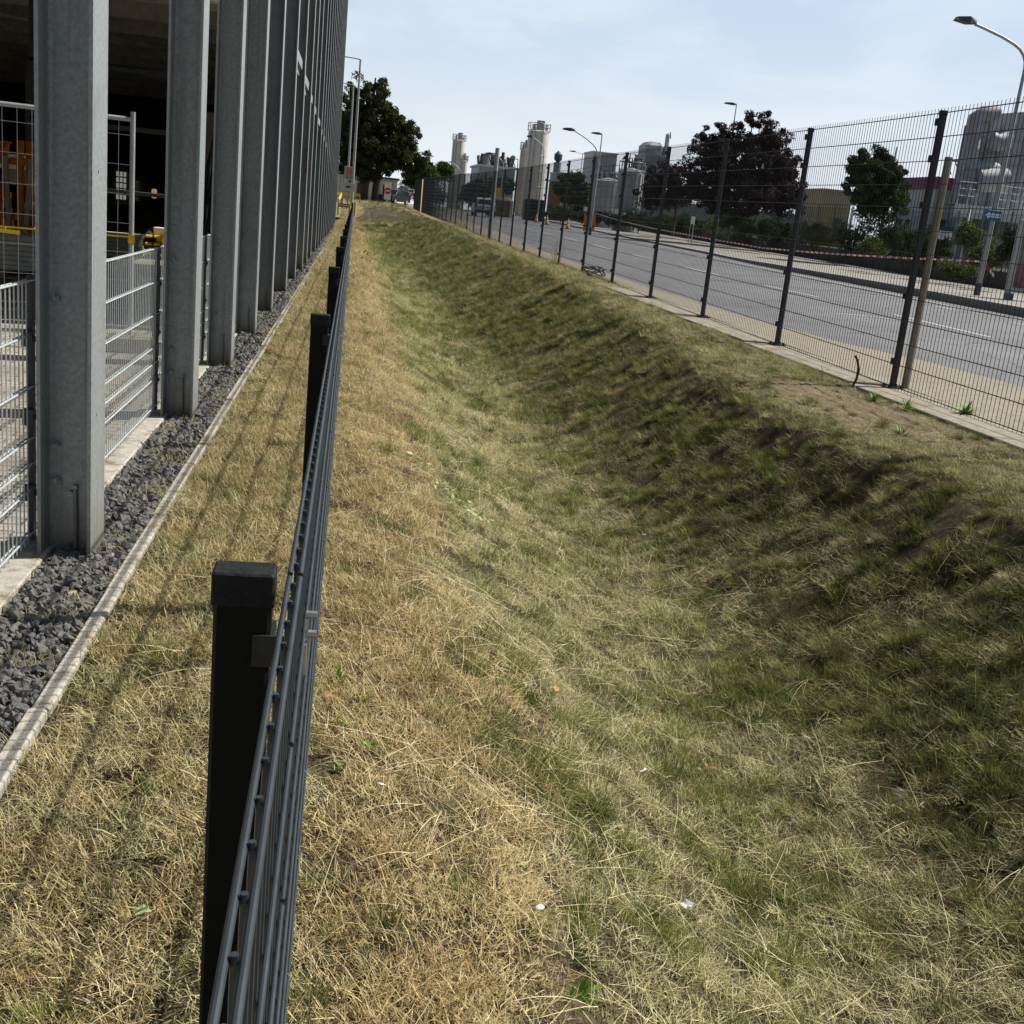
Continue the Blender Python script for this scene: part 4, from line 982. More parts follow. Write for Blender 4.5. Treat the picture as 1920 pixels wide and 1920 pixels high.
lamp_px('straight lamp with a single head rising behind the purple tree', 1352, 400, 1362, 195, 88, arm=False, head=1.0, r=.07)
lamp_px('distant straight lamp with two heads left of the white block building', 1082, 385, 1086, 286, 150, arm=False, double=True, head=.9, r=.08)
# two plain lamps at the hall corner
for lab, bx, tx_, ty, Y in (('taller slim lamp with a short left arm in front of the pine', 655, 664, 110, 78), ('shorter slim lamp with a short left arm in front of the pine', 646, 653, 158, 96)):
    b = at(bx, 380, Y=Y); tp = at(tx_, ty, Y=Y); t = thing('lamp_post', lab, 'street lamp', (b[0]+.15, Y, Lz(Y)), 0, 'slim lamps by the hall corner')
    h = tp[2]-Lz(Y); MB().tube([(0, 0, 0), (0, 0, h*.6), (0, 0, h)], [.10, .08, .06], 10).build('mast', MT['pole'], t, smooth=True)
    MB().tube([(0, 0, h), (-.45, 0, h+.03), (-1.5, 0, h+.08)], .035, 8).build('arm', MT['pole'], t); MB().box(-1.9, -1.4, -.12, .12, h+.03, h+.12).build('lamp_head', MT['dark_metal'], t)
# ------------------------------------------------------------------ signs and guard rails by the hall corner
Y = 74
t, w_, h_ = board_at(645, 312, 662, 337, Y, 'info_board', 'tall grey information board with red and blue fields by the hall corner', 'sign', 'pale_panel')
m = MB(); m.box(-w_*.36, w_*.40, -.008, -.001, h_*.38, h_*.92); m.build('red_field', MT['red'], t)
m = MB(); m.box(-w_*.36, w_*.40, -.008, -.001, h_*.08, h_*.33); m.build('blue_field', MT['blue'], t)
m = MB()
for k in range(11): m.box(-w_*.34, w_*.38, -.013, -.009, h_*(.12+.075*k), h_*(.145+.075*k))
m.build('text_lines', MT['pale_panel'], t)
t, w_, h_ = board_at(641, 343, 664, 358, Y-1, 'parking_sign', 'grey sign with a small black car symbol below the information board', 'sign', 'pale_panel')
m = MB(); m.box(-.14, .14, -.01, -.001, h_*.42, h_*.55); m.box(-.09, .09, -.01, -.001, h_*.55, h_*.66)
for s in (-.1, .07): m.box(s, s+.04, -.01, -.001, h_*.36, h_*.43)
m.build('car_symbol', MT['dark_paint'], t)
a = at(642, 352, Y=Y-.9); b = at(652, 352, Y=Y-.9)
m = MB()
for x in (a[0]+.02, b[0]+.0): m.box(x-.04-b[0], x+.04-b[0], .03, .09, .8-b[2], b[2]*0+.9)
m.build('posts', MT['pole'], t)
for o in t.children:
    pass
def rail(label, pts_, w_=.12, z=.55, mt='yellow', group='yellow guard rails'):
    t = thing('guard_rail', label, 'guard rail', (pts_[0][0], pts_[0][1], 0), 0, group); x0, y0 = pts_[0][:2]
    P = [(p[0]-x0, p[1]-y0, p[2]+z) for p in pts_]
    m = MB()
    for i in range(len(P)-1):
        a, b = Vector(P[i]), Vector(P[i+1]); n_ = Vector((-(b-a).y, (b-a).x, 0)).normalized()*.03
        for q in (0, .12):
            m.add([tuple(a-n_+Vector((0, 0, q))), tuple(b-n_+Vector((0, 0, q))), tuple(b+n_+Vector((0, 0, q))), tuple(a+n_+Vector((0, 0, q))),
                   tuple(a-n_+Vector((0, 0, q+.09))), tuple(b-n_+Vector((0, 0, q+.09))), tuple(b+n_+Vector((0, 0, q+.09))), tuple(a+n_+Vector((0, 0, q+.09)))],
                  [(0, 3, 2, 1), (4, 5, 6, 7), (0, 1, 5, 4), (1, 2, 6, 5), (2, 3, 7, 6), (3, 0, 4, 7)])
    m.build('rail', MT[mt], t)
    m = MB()
    for p in P: m.box(p[0]-.04, p[0]+.04, p[1]+.035, p[1]+.1, p[2]-z-.1, p[2]+.15)
    m.build('posts', MT['pole'], t); return t
a, b = at(637, 360, Y=95), at(675, 364, Y=95); rail('straight yellow guard rail left of the pine trunks', [(a[0], 95, Lz(95)), ((a[0]+b[0])/2, 95, Lz(95)), (b[0], 95, Lz(95))])
a = [at(632, 368, Y=90), at(641, 376, Y=86), at(639, 381, Y=78), at(634, 385, Y=72)]
rail('curved yellow guard rail by the foot of the hall corner', [(a[0][0], 90, Lz(90)), (a[1][0], 86, Lz(86)), (a[2][0], 78, Lz(78)), (a[3][0], 72, Lz(72)-.1)])
a, b = at(634, 388, Y=68), at(655, 393, Y=68); rail('weathered wooden rail between the hall corner and the low fence end', [(a[0], 68, .45), (b[0], 68, .45)], mt='wood', group=None, z=.45)
o = MB().cyl((0, 0, 0), (0, 0, .62), .06, n=12).build('bollard', MT['yellow'], smooth=True); a = at(665, 404, Y=56); o.location = (a[0], 56, a[2]); tag(o, 'short yellow marker post right of the low fence end', 'bollard')
# gatehouse, booth, no-entry sign, parked car behind the pines
def bx(name, label, cat, x0, x1, y0, y1, z0, z1, mt, extra=None, group=None):
    t = thing(name, label, cat, ((x0+x1)/2, y0, z0), 0, group); w2 = (x1-x0)/2
    MB().box(-w2, w2, 0, y1-y0, 0, z1-z0).build('wall', MT[mt], t); return t, w2, z1-z0
a, b = at(625, 380, Y=135), at(745, 345, Y=135)
t, w2, h_ = bx('gatehouse', 'long pale flat-roofed building behind the pine trunks', 'building', a[0], b[0], 135, 143, 1.2, b[2]+.4, 'pale_wall')
MB().box(-w2-.2, w2+.2, -.3, 8.2, h_, h_+.2).build('roof', MT['dark_metal'], t)
m = MB()
for q in np.linspace(-w2+.6, w2-.6, 9): m.box(q, q+.12, -.02, -.001, .3, h_-.2)
m.build('panel_joints', MT['grey_panel'], t)
a = at(668, 372, Y=134); o = MB().box(0, .6, 0, .04, 0, 2.0).build('door', MT['bark'], t); o.location = (a[0]-t.location.x, -.05, 0)
a, b = at(716, 382, Y=112), at(724, 348, Y=112)
t = thing('booth', 'narrow dark booth beside the no-entry sign', 'booth', (a[0], 112, Lz(112))); MB().cbox(0, b[0]-a[0], 0, .8, 0, b[2]-Lz(112), .03).build('body', MT['dark_paint'], t); MB().box(-.06, b[0]-a[0]+.06, -.06, .9, b[2]-Lz(112), b[2]-Lz(112)+.08).build('roof', MT['grey_panel'], t)
a = at(727, 358, Y=104); t = thing('no_entry_sign', 'round red no-entry sign with white bar on a white board at the ditch end', 'sign', (a[0], 104, Lz(104)))
hz = a[2]-Lz(104); MB().box(-.30, .30, .02, .05, hz-.75, hz+.75).build('backboard', MT['white'], t); o = MB().lathe([(.001, 0), (.28, 0), (.28, .02), (.001, .02)], n=24).build('disc', MT['red'], t); o.rotation_euler = (radians(90), 0, 0); o.location = (0, .01, hz)
MB().box(-.2, .2, -.02, -.012, hz-.05, hz+.05).build('bar', MT['white'], t); MB().cyl((0, .08, -.2), (0, .08, hz), .04, n=8).build('post', MT['pole'], t)
def car(name, label, loc, rz, paint, van=False):
    t = thing(name, label, 'car', loc, rz)
    # x: length forward = -y (rear faces -y); profile in YZ
    H = 1.62 if not van else 1.8
    prof = [(-2.1, .35), (-2.15, .62), (-2.1, .95), (-1.95, 1.05), (-1.78, 1.45), (-1.6, H-.06), (-1.2, H), (.2, H-.02), (.75, H-.12), (1.35, 1.05), (2.0, .92), (2.15, .7), (2.12, .35)]
    V = []; F = []; n = len(prof)
    for s in (-1, 1):
        for w_, k in ((.88, 0), (.80, 1)):
            for (y, z) in prof:
                tz = .12*max(0, (z-1.0))/.6
                V.append((s*(w_ if k == 0 else w_)-s*tz, y if k == 0 else y*.985, z if k == 0 else (z*.985+.0)))
    m = MB(); L0 = [(-.88+.13*max(0, z-1.0)/.6, y, z) for y, z in prof]; R0 = [(.88-.13*max(0, z-1.0)/.6, y, z) for y, z in prof]
    m.add(L0+R0, [(i, (i+1) % n, n+(i+1) % n, n+i) for i in range(n)]+[tuple(range(n)), tuple(reversed(range(n, 2*n)))])
    o = m.build('body', MT[paint], t); md = o.modifiers.new('b', 'BEVEL'); md.width = .05; md.segments = 2
    g = MB(); g.add([(-.66, -1.965, 1.08), (.66, -1.965, 1.08), (.60, -1.80, 1.47), (-.60, -1.80, 1.47)], [(0, 1, 2, 3)]); g.build('rear_window', MT['glass'], t)
    for s in (-1, 1):
        g = MB(); g.add([(s*.885, -1.55, 1.1), (s*.885, .95, 1.1), (s*.80, .55, 1.5), (s*.80, -1.45, 1.5)], [(0, 1, 2, 3)]); g.build('side_window', MT['glass'], t)
        g = MB(); g.box(s*.86-.08, s*.86+.0 if s > 0 else s*.86+.08, -2.16, -2.02, .78, 1.12); g.build('tail_light', MT['red'], t)
    MB().cbox(-.86, .86, -2.2, -2.05, .33, .58, .03).build('bumper', MT['rubber'], t)
    MB().box(-.26, .26, -2.175, -2.16, .66, .78).build('number_plate', MT['white'], t)
    for s in (-1, 1):
        for y in (-1.3, 1.35):
            w_ = MB(); w_.cyl((s*.90, y, .33), (s*.70, y, .33), .33, n=18); wo_ = w_.build('wheel', MT['rubber'], t)
            MB().cyl((s*.905, y, .33), (s*.88, y, .33), .2, n=14).build('rim', MT['pole'], wo_)
    return t
car('car', 'silver hatchback driving away on the road beyond the tall fence', (11.4, 104, Rz(104)+RD), 0, 'car_silver')
a = at(739, 377, Y=128); car('car', 'dark car parked by the gatehouse right of the no-entry sign', (a[0], 128, 1.25), radians(150), 'dark_paint')
# ------------------------------------------------------------------ plant buildings
def silo(name, label, x0, x1, ytop, ybot, Y, rail=True, group='silos', mt='silo'):
    a, b = at(x0, ytop, Y=Y), at(x1, ytop, Y=Y); r = (b[0]-a[0])/2; cx = (a[0]+b[0])/2; zt = (a[2]+b[2])/2; zb = Rz(Y)
    t = thing(name, label, 'silo', (cx, Y, zb), 0, group); h = zt-zb
    MB().lathe([(r*.9, 0), (r, .5), (r, h-.3), (r*.97, h), (r*.3, h+.35)], n=32).build('shell', MT[mt], t, smooth=True)
    m = MB()
    for k in range(1, int(h/2.4)): m.lathe([(r+.01, k*2.4), (r+.035, k*2.4+.03), (r+.01, k*2.4+.06)], n=32)
    m.build('seam_rings', MT[mt], t)
    m = MB()
    for q in (-2.0, -1.3, -2.45): m.cyl((r*1.06*cos(q), r*1.06*sin(q), 0), (r*1.06*cos(q), r*1.06*sin(q), h+.5), .06 if Y > 100 else .04, n=6)
    m.build('down_pipes', MT['pole'], t)
    if rail:
        m = MB()
        for z in (h+.15, h+.7, h+1.25):
            P = [(r*1.08*cos(q), r*1.08*sin(q), z) for q in np.linspace(0, 2*pi, 25)]; m.tube(P, .045, 5)
        for q in np.linspace(0, 2*pi, 13)[:-1]: m.cyl((r*1.08*cos(q), r*1.08*sin(q), h), (r*1.08*cos(q), r*1.08*sin(q), h+1.3), .045, n=5)
        m.tube([(r*.5*cos(q), -r*.6, h+.3+1.1*sin(q)) for q in np.linspace(0, pi, 9)], .06, 5)
        m.build('railing', MT['pole'], t)
        m = MB(); m.box(-.2*r, .45*r, -.3*r, .5*r, h, h+1.7); m.box(-.6*r, -.35*r, -.2*r, .2*r, h, h+1.1); m.cyl((.7*r, 0, h), (.7*r, 0, h+1.2), .12*r, n=8)
        m.build('roof_units', MT['grey_panel'], t)
    return t
silo('silo', 'tall slim silo left of the grey pole above the far fence', 849, 873, 264, 345, 260)
silo('silo', 'short silo standing right beside the slim left silo', 862, 877, 303, 345, 255)
silo('silo', 'tallest pale silo with rail crown, front one of the twin silos', 991, 1030, 247, 380, 190)
silo('silo', 'narrower beige silo half hidden behind the tallest silo', 976, 996, 282, 380, 200, mt='cream')
# process plant left of the twin silos
t = thing('process_plant', 'low process plant with pipes and vessels on its roof, left of the twin silos', 'plant', (at(930, 340, Y=210)[0], 210, 2))
a, b = at(905, 372, Y=210), at(978, 320, Y=210); w2 = (b[0]-a[0])/2; h_ = b[2]-2
MB().box(-w2, w2, 0, 14, 0, h_).build('wall', MT['grey_panel'], t); MB().box(-w2-.3, w2+.3, -.4, 14.4, h_, h_+.35).build('roof', MT['pale_panel'], t)
m = MB(); r_ = np.random.RandomState(3)
for k in range(26):
    x = r_.uniform(-w2, w2*.95); hh = r_.uniform(.5, 2.6); rr = r_.uniform(.12, .5)
    m.cyl((x, r_.uniform(0, 6), h_+.3), (x, r_.uniform(0, 6), h_+.3+hh), rr, n=8)
for k in range(9):
    x = r_.uniform(-w2, w2*.7); z = h_+r_.uniform(.6, 2.2); m.tube([(x, 0, h_), (x, 0, z), (x+r_.uniform(.8, 2), 0, z), (x+2, 0, h_)], .09, 5)
m.build('pipes', MT['dark_metal'], t)
m = MB(); m.box(-w2*.45, -w2*.1, 2, 5, h_, h_+2.6); m.box(w2*.1, w2*.25, 1, 3, h_, h_+2.0); m.cyl((-w2*.62, 1, h_), (-w2*.62, 1, h_+2.2), .8, n=12); m.build('vessels', MT['grey_panel'], t)
# chimney like vessel left of the white block, dark shed
t = thing('flue_stack', 'small flue stack with a dark round cap left of the white block building', 'chimney', (at(1043, 330, Y=170)[0], 170, 2)); hz = at(1043, 296, Y=170)[2]-2
MB().cyl((0, 0, 0), (0, 0, hz-.6), .55, n=12).build('shaft', MT['grey_panel'], t); MB().lathe([(.2, hz-.6), (.6, hz-.2), (.6, hz+.5), (.1, hz+1)], n=12).build('cap', MT['dark_metal'], t, smooth=True)
def block(name, label, x0, x1, ytop, ybot, Y, depth, mt, joints=0, z0=1, roofmt=None, cat='building'):
    a, b = at(x0, ytop, Y=Y), at(x1, ytop, Y=Y); zt = (a[2]+b[2])/2; a = at(x0, ytop, Y=Y+depth); w2 = (b[0]-a[0])/2
    t = thing(name, label, cat, ((a[0]+b[0])/2, Y, z0)); h = zt-z0
    MB().box(-w2, w2, 0, depth, 0, h).build('wall', MT[mt], t)
    m = MB(); m.box(-w2-.08, w2+.08, -.08, depth+.08, h, h+.15); m.build('roof', MT[roofmt or mt], t)
    if joints:
        m = MB()
        for q in np.linspace(-w2, w2, joints+2)[1:-1]: m.box(q-.03, q+.03, -.05, -.001, .2, h-.05)
        m.build('panel_joints', MT['grey_panel'], t)
    return t, w2, h
block('block_building', 'plain white block building right of the tall street lamps', 1096, 1158, 287, 345, 130, 5, 'pale_panel', 9)
block('shed', 'dark shed roof left of the white block building behind trees', 1032, 1098, 327, 380, 150, 5, 'grey_panel', 4, roofmt='pale_panel')
t, w2, h_ = block('brick_building', 'low reddish brick building behind the dark bushy tree', 1030, 1062, 340, 400, 125, 3, 'brick', 0, roofmt='pale_panel')
MB().box(w2*.3, w2*.8, -.1, -.001, 0, h_*.75).build('pier', MT['beige_wall'], t)
t, w2, h_ = block('block_building', 'dark grey ribbed plant building with rounded roof unit behind the round tank', 1192, 1250, 292, 380, 112, 4, 'plant_grey', 14)
MB().cbox(-w2*.95, w2*.75, .3, 3.7, h_+.15, h_+1.35, .35).build('roof_unit', MT['plant_grey'], t)
m = MB(); m.cyl((w2*1.12, 1, 0), (w2*1.12, 1, h_+1.0), .45, n=12); m.cyl((w2*1.12, 1, h_+1.0), (w2*1.12, 1, h_+2.2), .22, n=10)
m.tube([(w2*.95, .5, h_-2), (w2*.95, .5, h_+2.2), (w2*1.2, .5, h_+2.4), (w2*1.3, .5, h_+1.8)], .06, 6); m.build('vessel', MT['pole'], t)
m = MB(); m.box(-w2*.2, w2*.2, -1.3, -.02, h_*.45, h_*.72); m.build('wall_unit', MT['pale_panel'], t)
block('workshop', 'long low grey workshop behind the hedges, left of the beige building', 1200, 1530, 392, 450, 118, 4, 'grey_panel', 14)
# round tanks
def tank(label, x0, x1, ytop, Y, zb=3.0):
    a, b = at(x0, ytop, Y=Y), at(x1, ytop, Y=Y); r = (b[0]-a[0])/2; zt = (a[2]+b[2])/2; t = thing('storage_tank', label, 'tank', ((a[0]+b[0])/2, Y, 1.0), 0, 'round storage tanks'); h = zt-1
    MB().lathe([(r, 0), (r, h-.15), (r*.98, h), (r*.1, h+.35)], n=36).build('shell', mat_tank, t, smooth=True)
    m = MB()
    for z in (h+.1, h+.75):
        m.tube([(r*cos(q), r*sin(q), z) for q in np.linspace(0, 2*pi, 25)], .035, 5)
    for q in np.linspace(0, 2*pi, 15)[:-1]: m.cyl((r*cos(q), r*sin(q), h), (r*cos(q), r*sin(q), h+.8), .03, n=5)
    m.build('railing', MT['pole'], t)
    m = MB(); rr = np.random.RandomState(int(x0))
    for k in range(10): x = rr.uniform(-r*.8, r*.8); z = rr.uniform(.5, 1.7); m.tube([(x, 0, h), (x, 0, h+z), (x+rr.uniform(.3, .8), 0, h+z), (x+.8, 0, h)], .055, 5)
    m.build('pipes', MT['dark_metal'], t); 
    m = MB()
    for q in np.linspace(-2.6, -.6, 6): m.box(r*1.0*cos(q)-.02, r*1.0*cos(q)+.02, r*1.0*sin(q)-.06, r*1.0*sin(q)-.0, .2, h-.2)
    m.build('seams', MT['grey_panel'], t); return t
mat_tank = mat('tank_paint', (.38, .385, .38), .5, .2, (1.2, .15), dirt=(.5, (.30, .30, .29), .52))
tank('large round grey storage tank left of the purple tree', 1160, 1208, 322, 97)
tank('lower round grey tank behind and left of the large one', 1112, 1168, 340, 106)
m = MB(); a = Vector(at(1204, 322, Y=95)); b = Vector(at(1228, 338, Y=93)); m.tube([a, b], .08, 6); m.tube([a+Vector((0, 0, .5)), b+Vector((0, 0, .5))], .05, 6); m.tube([b, b+Vector((3, 0, -.3))], .06, 6)
for q in (.2, .5, .8): m.cyl(a.lerp(b, q), a.lerp(b, q)+Vector((0, 0, .5)), .03, n=5)
o = m.build('gangway', MT['pole']); tag(o, 'pale sloping gangway leading down right from the large round tank', 'gangway')
t, w2, h_ = block('beige_building', 'beige hall with brick lower wall between the purple and the green tree', 1506, 1600, 358, 425, 80, 4, 'beige_wall', 0)
MB().box(-w2, w2, -.12, -.001, 0, h_*.42).build('brick_wall', MT['brick'], t); MB().box(w2*.0, w2*.55, -.2, -.13, h_*.42, h_*.58).build('window', MT['glass'], t)
t, w2, h_ = block('white_building', 'white building with magenta top edge behind the nearest tall post', 1688, 1800, 352, 420, 70, 5, 'pale_panel', 12)
MB().box(-w2-.1, w2+.1, -.12, 5, h_-.02, h_+.72).build('magenta_fascia', MT['magenta'], t)
MB().box(-w2, w2, -.6, -.02, h_*.28, h_*.34).build('canopy', MT['dark_metal'], t)
# big grey filter plant at the right edge
YP = 60
t = thing('filter_plant', 'huge grey filter plant with ducts, vessels and a railed platform at the right edge', 'plant', (at(1870, 400, Y=YP)[0], YP, 1)); X0 = t.location.x
def P_(x, y, d=0): v = at(x, y, Y=YP+d); return (v[0]-X0, d, v[2]-1)
m = MB(); a, b = P_(1822, 345), P_(1965, 222)
xl = P_(1826, 300)[0]+.3; poly = [(xl, 0), (xl, P_(1833, 245)[2]), (xl+.5, P_(1845, 222)[2]), (P_(1880, 205)[0]+.7, P_(1880, 207)[2]), (P_(1965, 205)[0], P_(1965, 205)[2]), (P_(1965, 345)[0], 0)]
m.prism(poly, 1.2, 2.2); m.build('casing', MT['plant_grey'], t)
m = MB(); m.tube([P_(1812, 350, .6), P_(1818, 300, .6), P_(1826, 240, .6), P_(1830, 222, .6), P_(1842, 214, .6), P_(1868, 212, .8)], .42, 14); m.build('duct', MT['plant_grey'], t, smooth=True)
m = MB(); m.tube([P_(1858, 262, .4), P_(1872, 268, .3), P_(1892, 262, .4)], .45, 14); m.build('elbow', MT['plant_grey'], t, smooth=True)
m = MB(); m.tube([P_(1832, 338, -.2), P_(1885, 338, -.2)], .62, 18); m.tube([P_(1806, 318, .4), P_(1845, 316, .4), P_(1868, 320, .4)], .4, 14); m.tube([P_(1813, 385, .3), P_(1811, 350, .3), P_(1813, 320, .3)], .55, 14); m.build('vessels', MT['plant_grey'], t, smooth=True)
m = MB()
for k in range(6): a = P_(1830+24*k, 240); m.box(a[0]-.04, a[0]+.04, 1.12, 1.2, 2, a[2]+.2)
for yy_ in (250, 280, 300): 
    a, b = P_(1828, yy_), P_(1965, yy_+14); m.box(a[0], b[0], 1.1, 1.19, a[2]-.03, a[2]+.03)
m.build('casing_ribs', MT['grey_panel'], t)
m = MB(); a, b = P_(1768, 405), P_(1968, 386)
m.box(a[0], b[0], -1.3, -1.0, P_(1800, 405)[2]-.1, P_(1800, 385)[2]); m.build('girder', MT['white'], t)
m = MB(); m.box(a[0], b[0], -1.0, 1.2, P_(1800, 383)[2]-.05, P_(1800, 383)[2]); m.build('platform', MT['pole'], t)
m = MB(); zb = P_(1800, 383)[2]
for z in (zb+.4, zb+.75, zb+1.1):
    for (u, v) in ((1772, 1808), (1848, 1965)): m.cyl((P_(u, 380)[0], -1.25, z), (P_(v, 380)[0], -1.25, z), .03, n=5)
for u in (1772, 1790, 1808, 1848, 1868, 1890, 1915, 1940, 1965): m.cyl((P_(u, 380)[0], -1.25, zb-.1), (P_(u, 380)[0], -1.25, zb+1.1), .035, n=5)
for s, u, v in ((1, 1808, 1818), (1, 1848, 1838)):
    for z in (0, .35, .7): m.cyl((P_(u, 380)[0], -1.25, zb+1.1-z*.9), (P_(v, 380)[0], -1.25, zb+.2-z*.2), .03, n=5)
m.build('railing', MT['pale_panel'], t)
m = MB()
for u in (1782, 1800, 1880, 1925): m.box(P_(u, 400)[0]-.13, P_(u, 400)[0]+.13, -1.2, -.95, -.5, P_(1800, 405)[2]-.1)
for u in (1797, 1803): m.box(P_(u, 400)[0]-.06, P_(u, 400)[0]+.06, .2, .4, zb, P_(1797, 300)[2])
m.build('columns', MT['pale_panel'], t)
m = MB(); m.box(P_(1800, 400)[0], P_(1968, 400)[0], 2, 2.6, -.5, P_(1800, 402)[2]-.3); m.build('dark_base', MT['dark_clad'], t)
m = MB(); z = P_(1797, 302)[2]
for q in range(4): m.cyl((P_(1780, 302)[0]+q*.5, .3, z), (P_(1780, 302)[0]+q*.5+.4, .3, z-.7), .035, n=5)
m.cyl((P_(1776, 302)[0], .3, z+.02), (P_(1806, 302)[0], .3, z+.02), .06, n=5); m.build('truss', MT['pole'], t)
# display case of the bus stop at the right picture edge
b = at(1889, 571, Z=.45); t = thing('display_case', 'framed display case of a bus stop cut by the right picture edge', 'display case', (18.62, 30.75, .46), radians(-12))
MB().cbox(0, .14, 0, .2, .0, 2.3, .01).build('frame_post', MT['pole'], t); MB().cbox(.14, 1.5, .03, .17, .28, .42, .01).build('bottom_rail', MT['pole'], t); MB().cbox(.14, 1.5, .03, .17, 2.15, 2.3, .01).build('top_rail', MT['pole'], t)
MB().box(.14, 1.5, .08, .12, .42, 2.15).build('poster', mat('poster', (.17, .09, .09), .3, 0, (2.5, .5), dirt=(1.5, (.22, .24, .22), .5)), t); MB().box(.0, .2, 0, .16, -.05, .25).build('foot', MT['dark_metal'], t)
mat('wood_dull', (.16, .125, .085), .9, 0, (1.5, .4), dirt=(1, (.06, .055, .045), .5))
# cones, barrier, yellow sign, rubble
def cone(label, xp, yp, Y):
    a = at(xp, yp, Y=Y); z = Rz(Y)+RD+KH(Y); t = thing('traffic_cone', label, 'cone', (a[0], Y, z), 0, 'traffic cones on the far footway')
    m = MB(); m.cbox(-.2, .2, -.2, .2, 0, .04, .01); m.build('foot', MT['rubber'], t); MB().lathe([(.15, .04), (.03, .72), (.02, .74)], n=14).build('cone', MT['orange'], t, smooth=True)
    m = MB(); m.lathe([(.122, .2), (.098, .34)], n=14); m.lathe([(.078, .46), (.055, .58)], n=14); m.build('white_bands', MT['white'], t)
cone('leftmost traffic cone on the far footway beyond the road', 1005, 417, 96)
cone('middle traffic cone of the three on the far footway', 1025, 419, 90)
cone('traffic cone closest to the orange barrier on the far footway', 1064, 428, 80)
t, w_, h_ = board_at(1093, 399, 1114, 428, 76, 'barrier', 'orange framed construction barrier where the tape begins', 'barrier', 'grey_panel')
m = MB(); m.box(-w_/2, w_/2, -.03, -.001, h_*.85, h_); m.box(-w_/2, -w_/2+.15, -.03, -.001, -.2, h_*.85); m.box(w_/2-.15, w_/2, -.03, -.001, -.2, h_*.85); m.box(-w_/2, w_/2, -.03, -.001, h_*.1, h_*.2); m.build('orange_frame', MT['orange'], t)
t, w_, h_ = board_at(925, 352, 937, 370, 116, 'yellow_sign', 'yellow board behind the moving car at the far roadside', 'sign', 'yellow', legs=Rz(116))
a = at(935, 402, Y=108)
o = MB().cbox(-1.2, 1.2, -.8, .8, 0, 1.8, .3).build('site_container', MT['wood_dull']); o.location = (a[0], 108, Rz(108)); tag(o, 'brown beige crate-like container behind the road right of the moving car', 'container')
o = MB().cbox(-.9, .9, -.8, .8, 0, 1.9, .1).build('site_container', MT['dark_paint']); o.location = (a[0]+2.9, 106, Rz(106)); tag(o, 'dark container right of the brown one behind the road', 'container')
# ------------------------------------------------------------------ scatter by geometry nodes
HID = bpy.data.collections.new('prototypes')
def proto_col(name, meshes):
    c = bpy.data.collections.new(name)
    for i, me in enumerate(meshes):
        o = bpy.data.objects.new('%s_%02d' % (name, i), me); c.objects.link(o)
    return c
def scatter(name, P, rot, scl, idx, col, label=None, cat=None):
    me = bpy.data.meshes.new(name); me.vertices.add(len(P)); me.vertices.foreach_set('co', np.asarray(P, np.float32).ravel()); me.update()
    for n_, ty, d, k in (('rot', 'FLOAT_VECTOR', rot, 'vector'), ('scl', 'FLOAT', scl, 'value'), ('idx', 'INT', idx, 'value')):
        a = me.attributes.new(n_, ty, 'POINT'); a.data.foreach_set(k, np.asarray(d, np.int32 if ty == 'INT' else np.float32).ravel())
    o = link(name, me); tag(o, label, cat, kind='stuff')
    g = bpy.data.node_groups.new(name, 'GeometryNodeTree'); g.interface.new_socket('Geometry', in_out='INPUT', socket_type='NodeSocketGeometry'); g.interface.new_socket('Geometry', in_out='OUTPUT', socket_type='NodeSocketGeometry')
    gi = N(g, 'NodeGroupInput'); go = N(g, 'NodeGroupOutput'); ci = N(g, 'GeometryNodeCollectionInfo'); ci.inputs['Collection'].default_value = col
    ci.inputs['Separate Children'].default_value = True; ci.inputs['Reset Children'].default_value = True
    ins = N(g, 'GeometryNodeInstanceOnPoints'); ins.inputs['Pick Instance'].default_value = True
    def na(n_, ty): q = N(g, 'GeometryNodeInputNamedAttribute', data_type=ty); q.inputs[0].default_value = n_; return q.outputs[0]
    g.links.new(gi.outputs[0], ins.inputs['Points']); g.links.new(ci.outputs[0], ins.inputs['Instance'])
    g.links.new(na('idx', 'INT'), ins.inputs['Instance Index']); g.links.new(na('rot', 'FLOAT_VECTOR'), ins.inputs['Rotation']); g.links.new(na('scl', 'FLOAT'), ins.inputs['Scale'])
    g.links.new(ins.outputs[0], go.inputs[0]); md = o.modifiers.new('scatter', 'NODES'); md.node_group = g
    return o
def blades(n, R, l0, l1, i0, i1, w0, seed, curl=.4, clump=False, seg=2):
    r = np.random.RandomState(seed); V = []; F = []
    az = r.rand(n)*2*pi; inc = radians(1)*(i0+(i1-i0)*r.rand(n)); ln = l0+(l1-l0)*r.rand(n)**1.5
    rad = R*np.sqrt(r.rand(n)); pa = az+r.normal(size=n)*.5 if clump else r.rand(n)*2*pi
    for i in range(n):
        p = np.array([rad[i]*cos(pa[i]), rad[i]*sin(pa[i]), r.uniform(-.004, .004 if clump else .012)]); a = az[i]; t = inc[i]; s = ln[i]/seg
        wob = .25 if seg < 4 else .09; side = np.array([-sin(a+r.uniform(-.5, .5)), cos(a), r.uniform(-.4, .4)]); side /= np.linalg.norm(side); w_ = w0*r.uniform(.6, 1.3); b = len(V); c = curl*r.uniform(.2, 1.3)
        for k in range(seg+1):
            q = 1-.75*(k/seg)**2
            V.append(p-side*w_*q/2); V.append(p+side*w_*q/2)
            d = np.array([cos(a)*sin(t), sin(a)*sin(t), cos(t)]); p = p+d*s; t += c; a += r.uniform(-wob, wob)
        for k in range(seg): F.append((b+2*k, b+2*k+1, b+2*k+3, b+2*k+2))
    return np.array(V), np.array(F)
def bmesh_(name, args, mt): V, F = blades(*args[:8], **args[8]); V[:, 2] = np.maximum(V[:, 2], -.012); return new_mesh(name, V, F, MT[mt])
protos = []
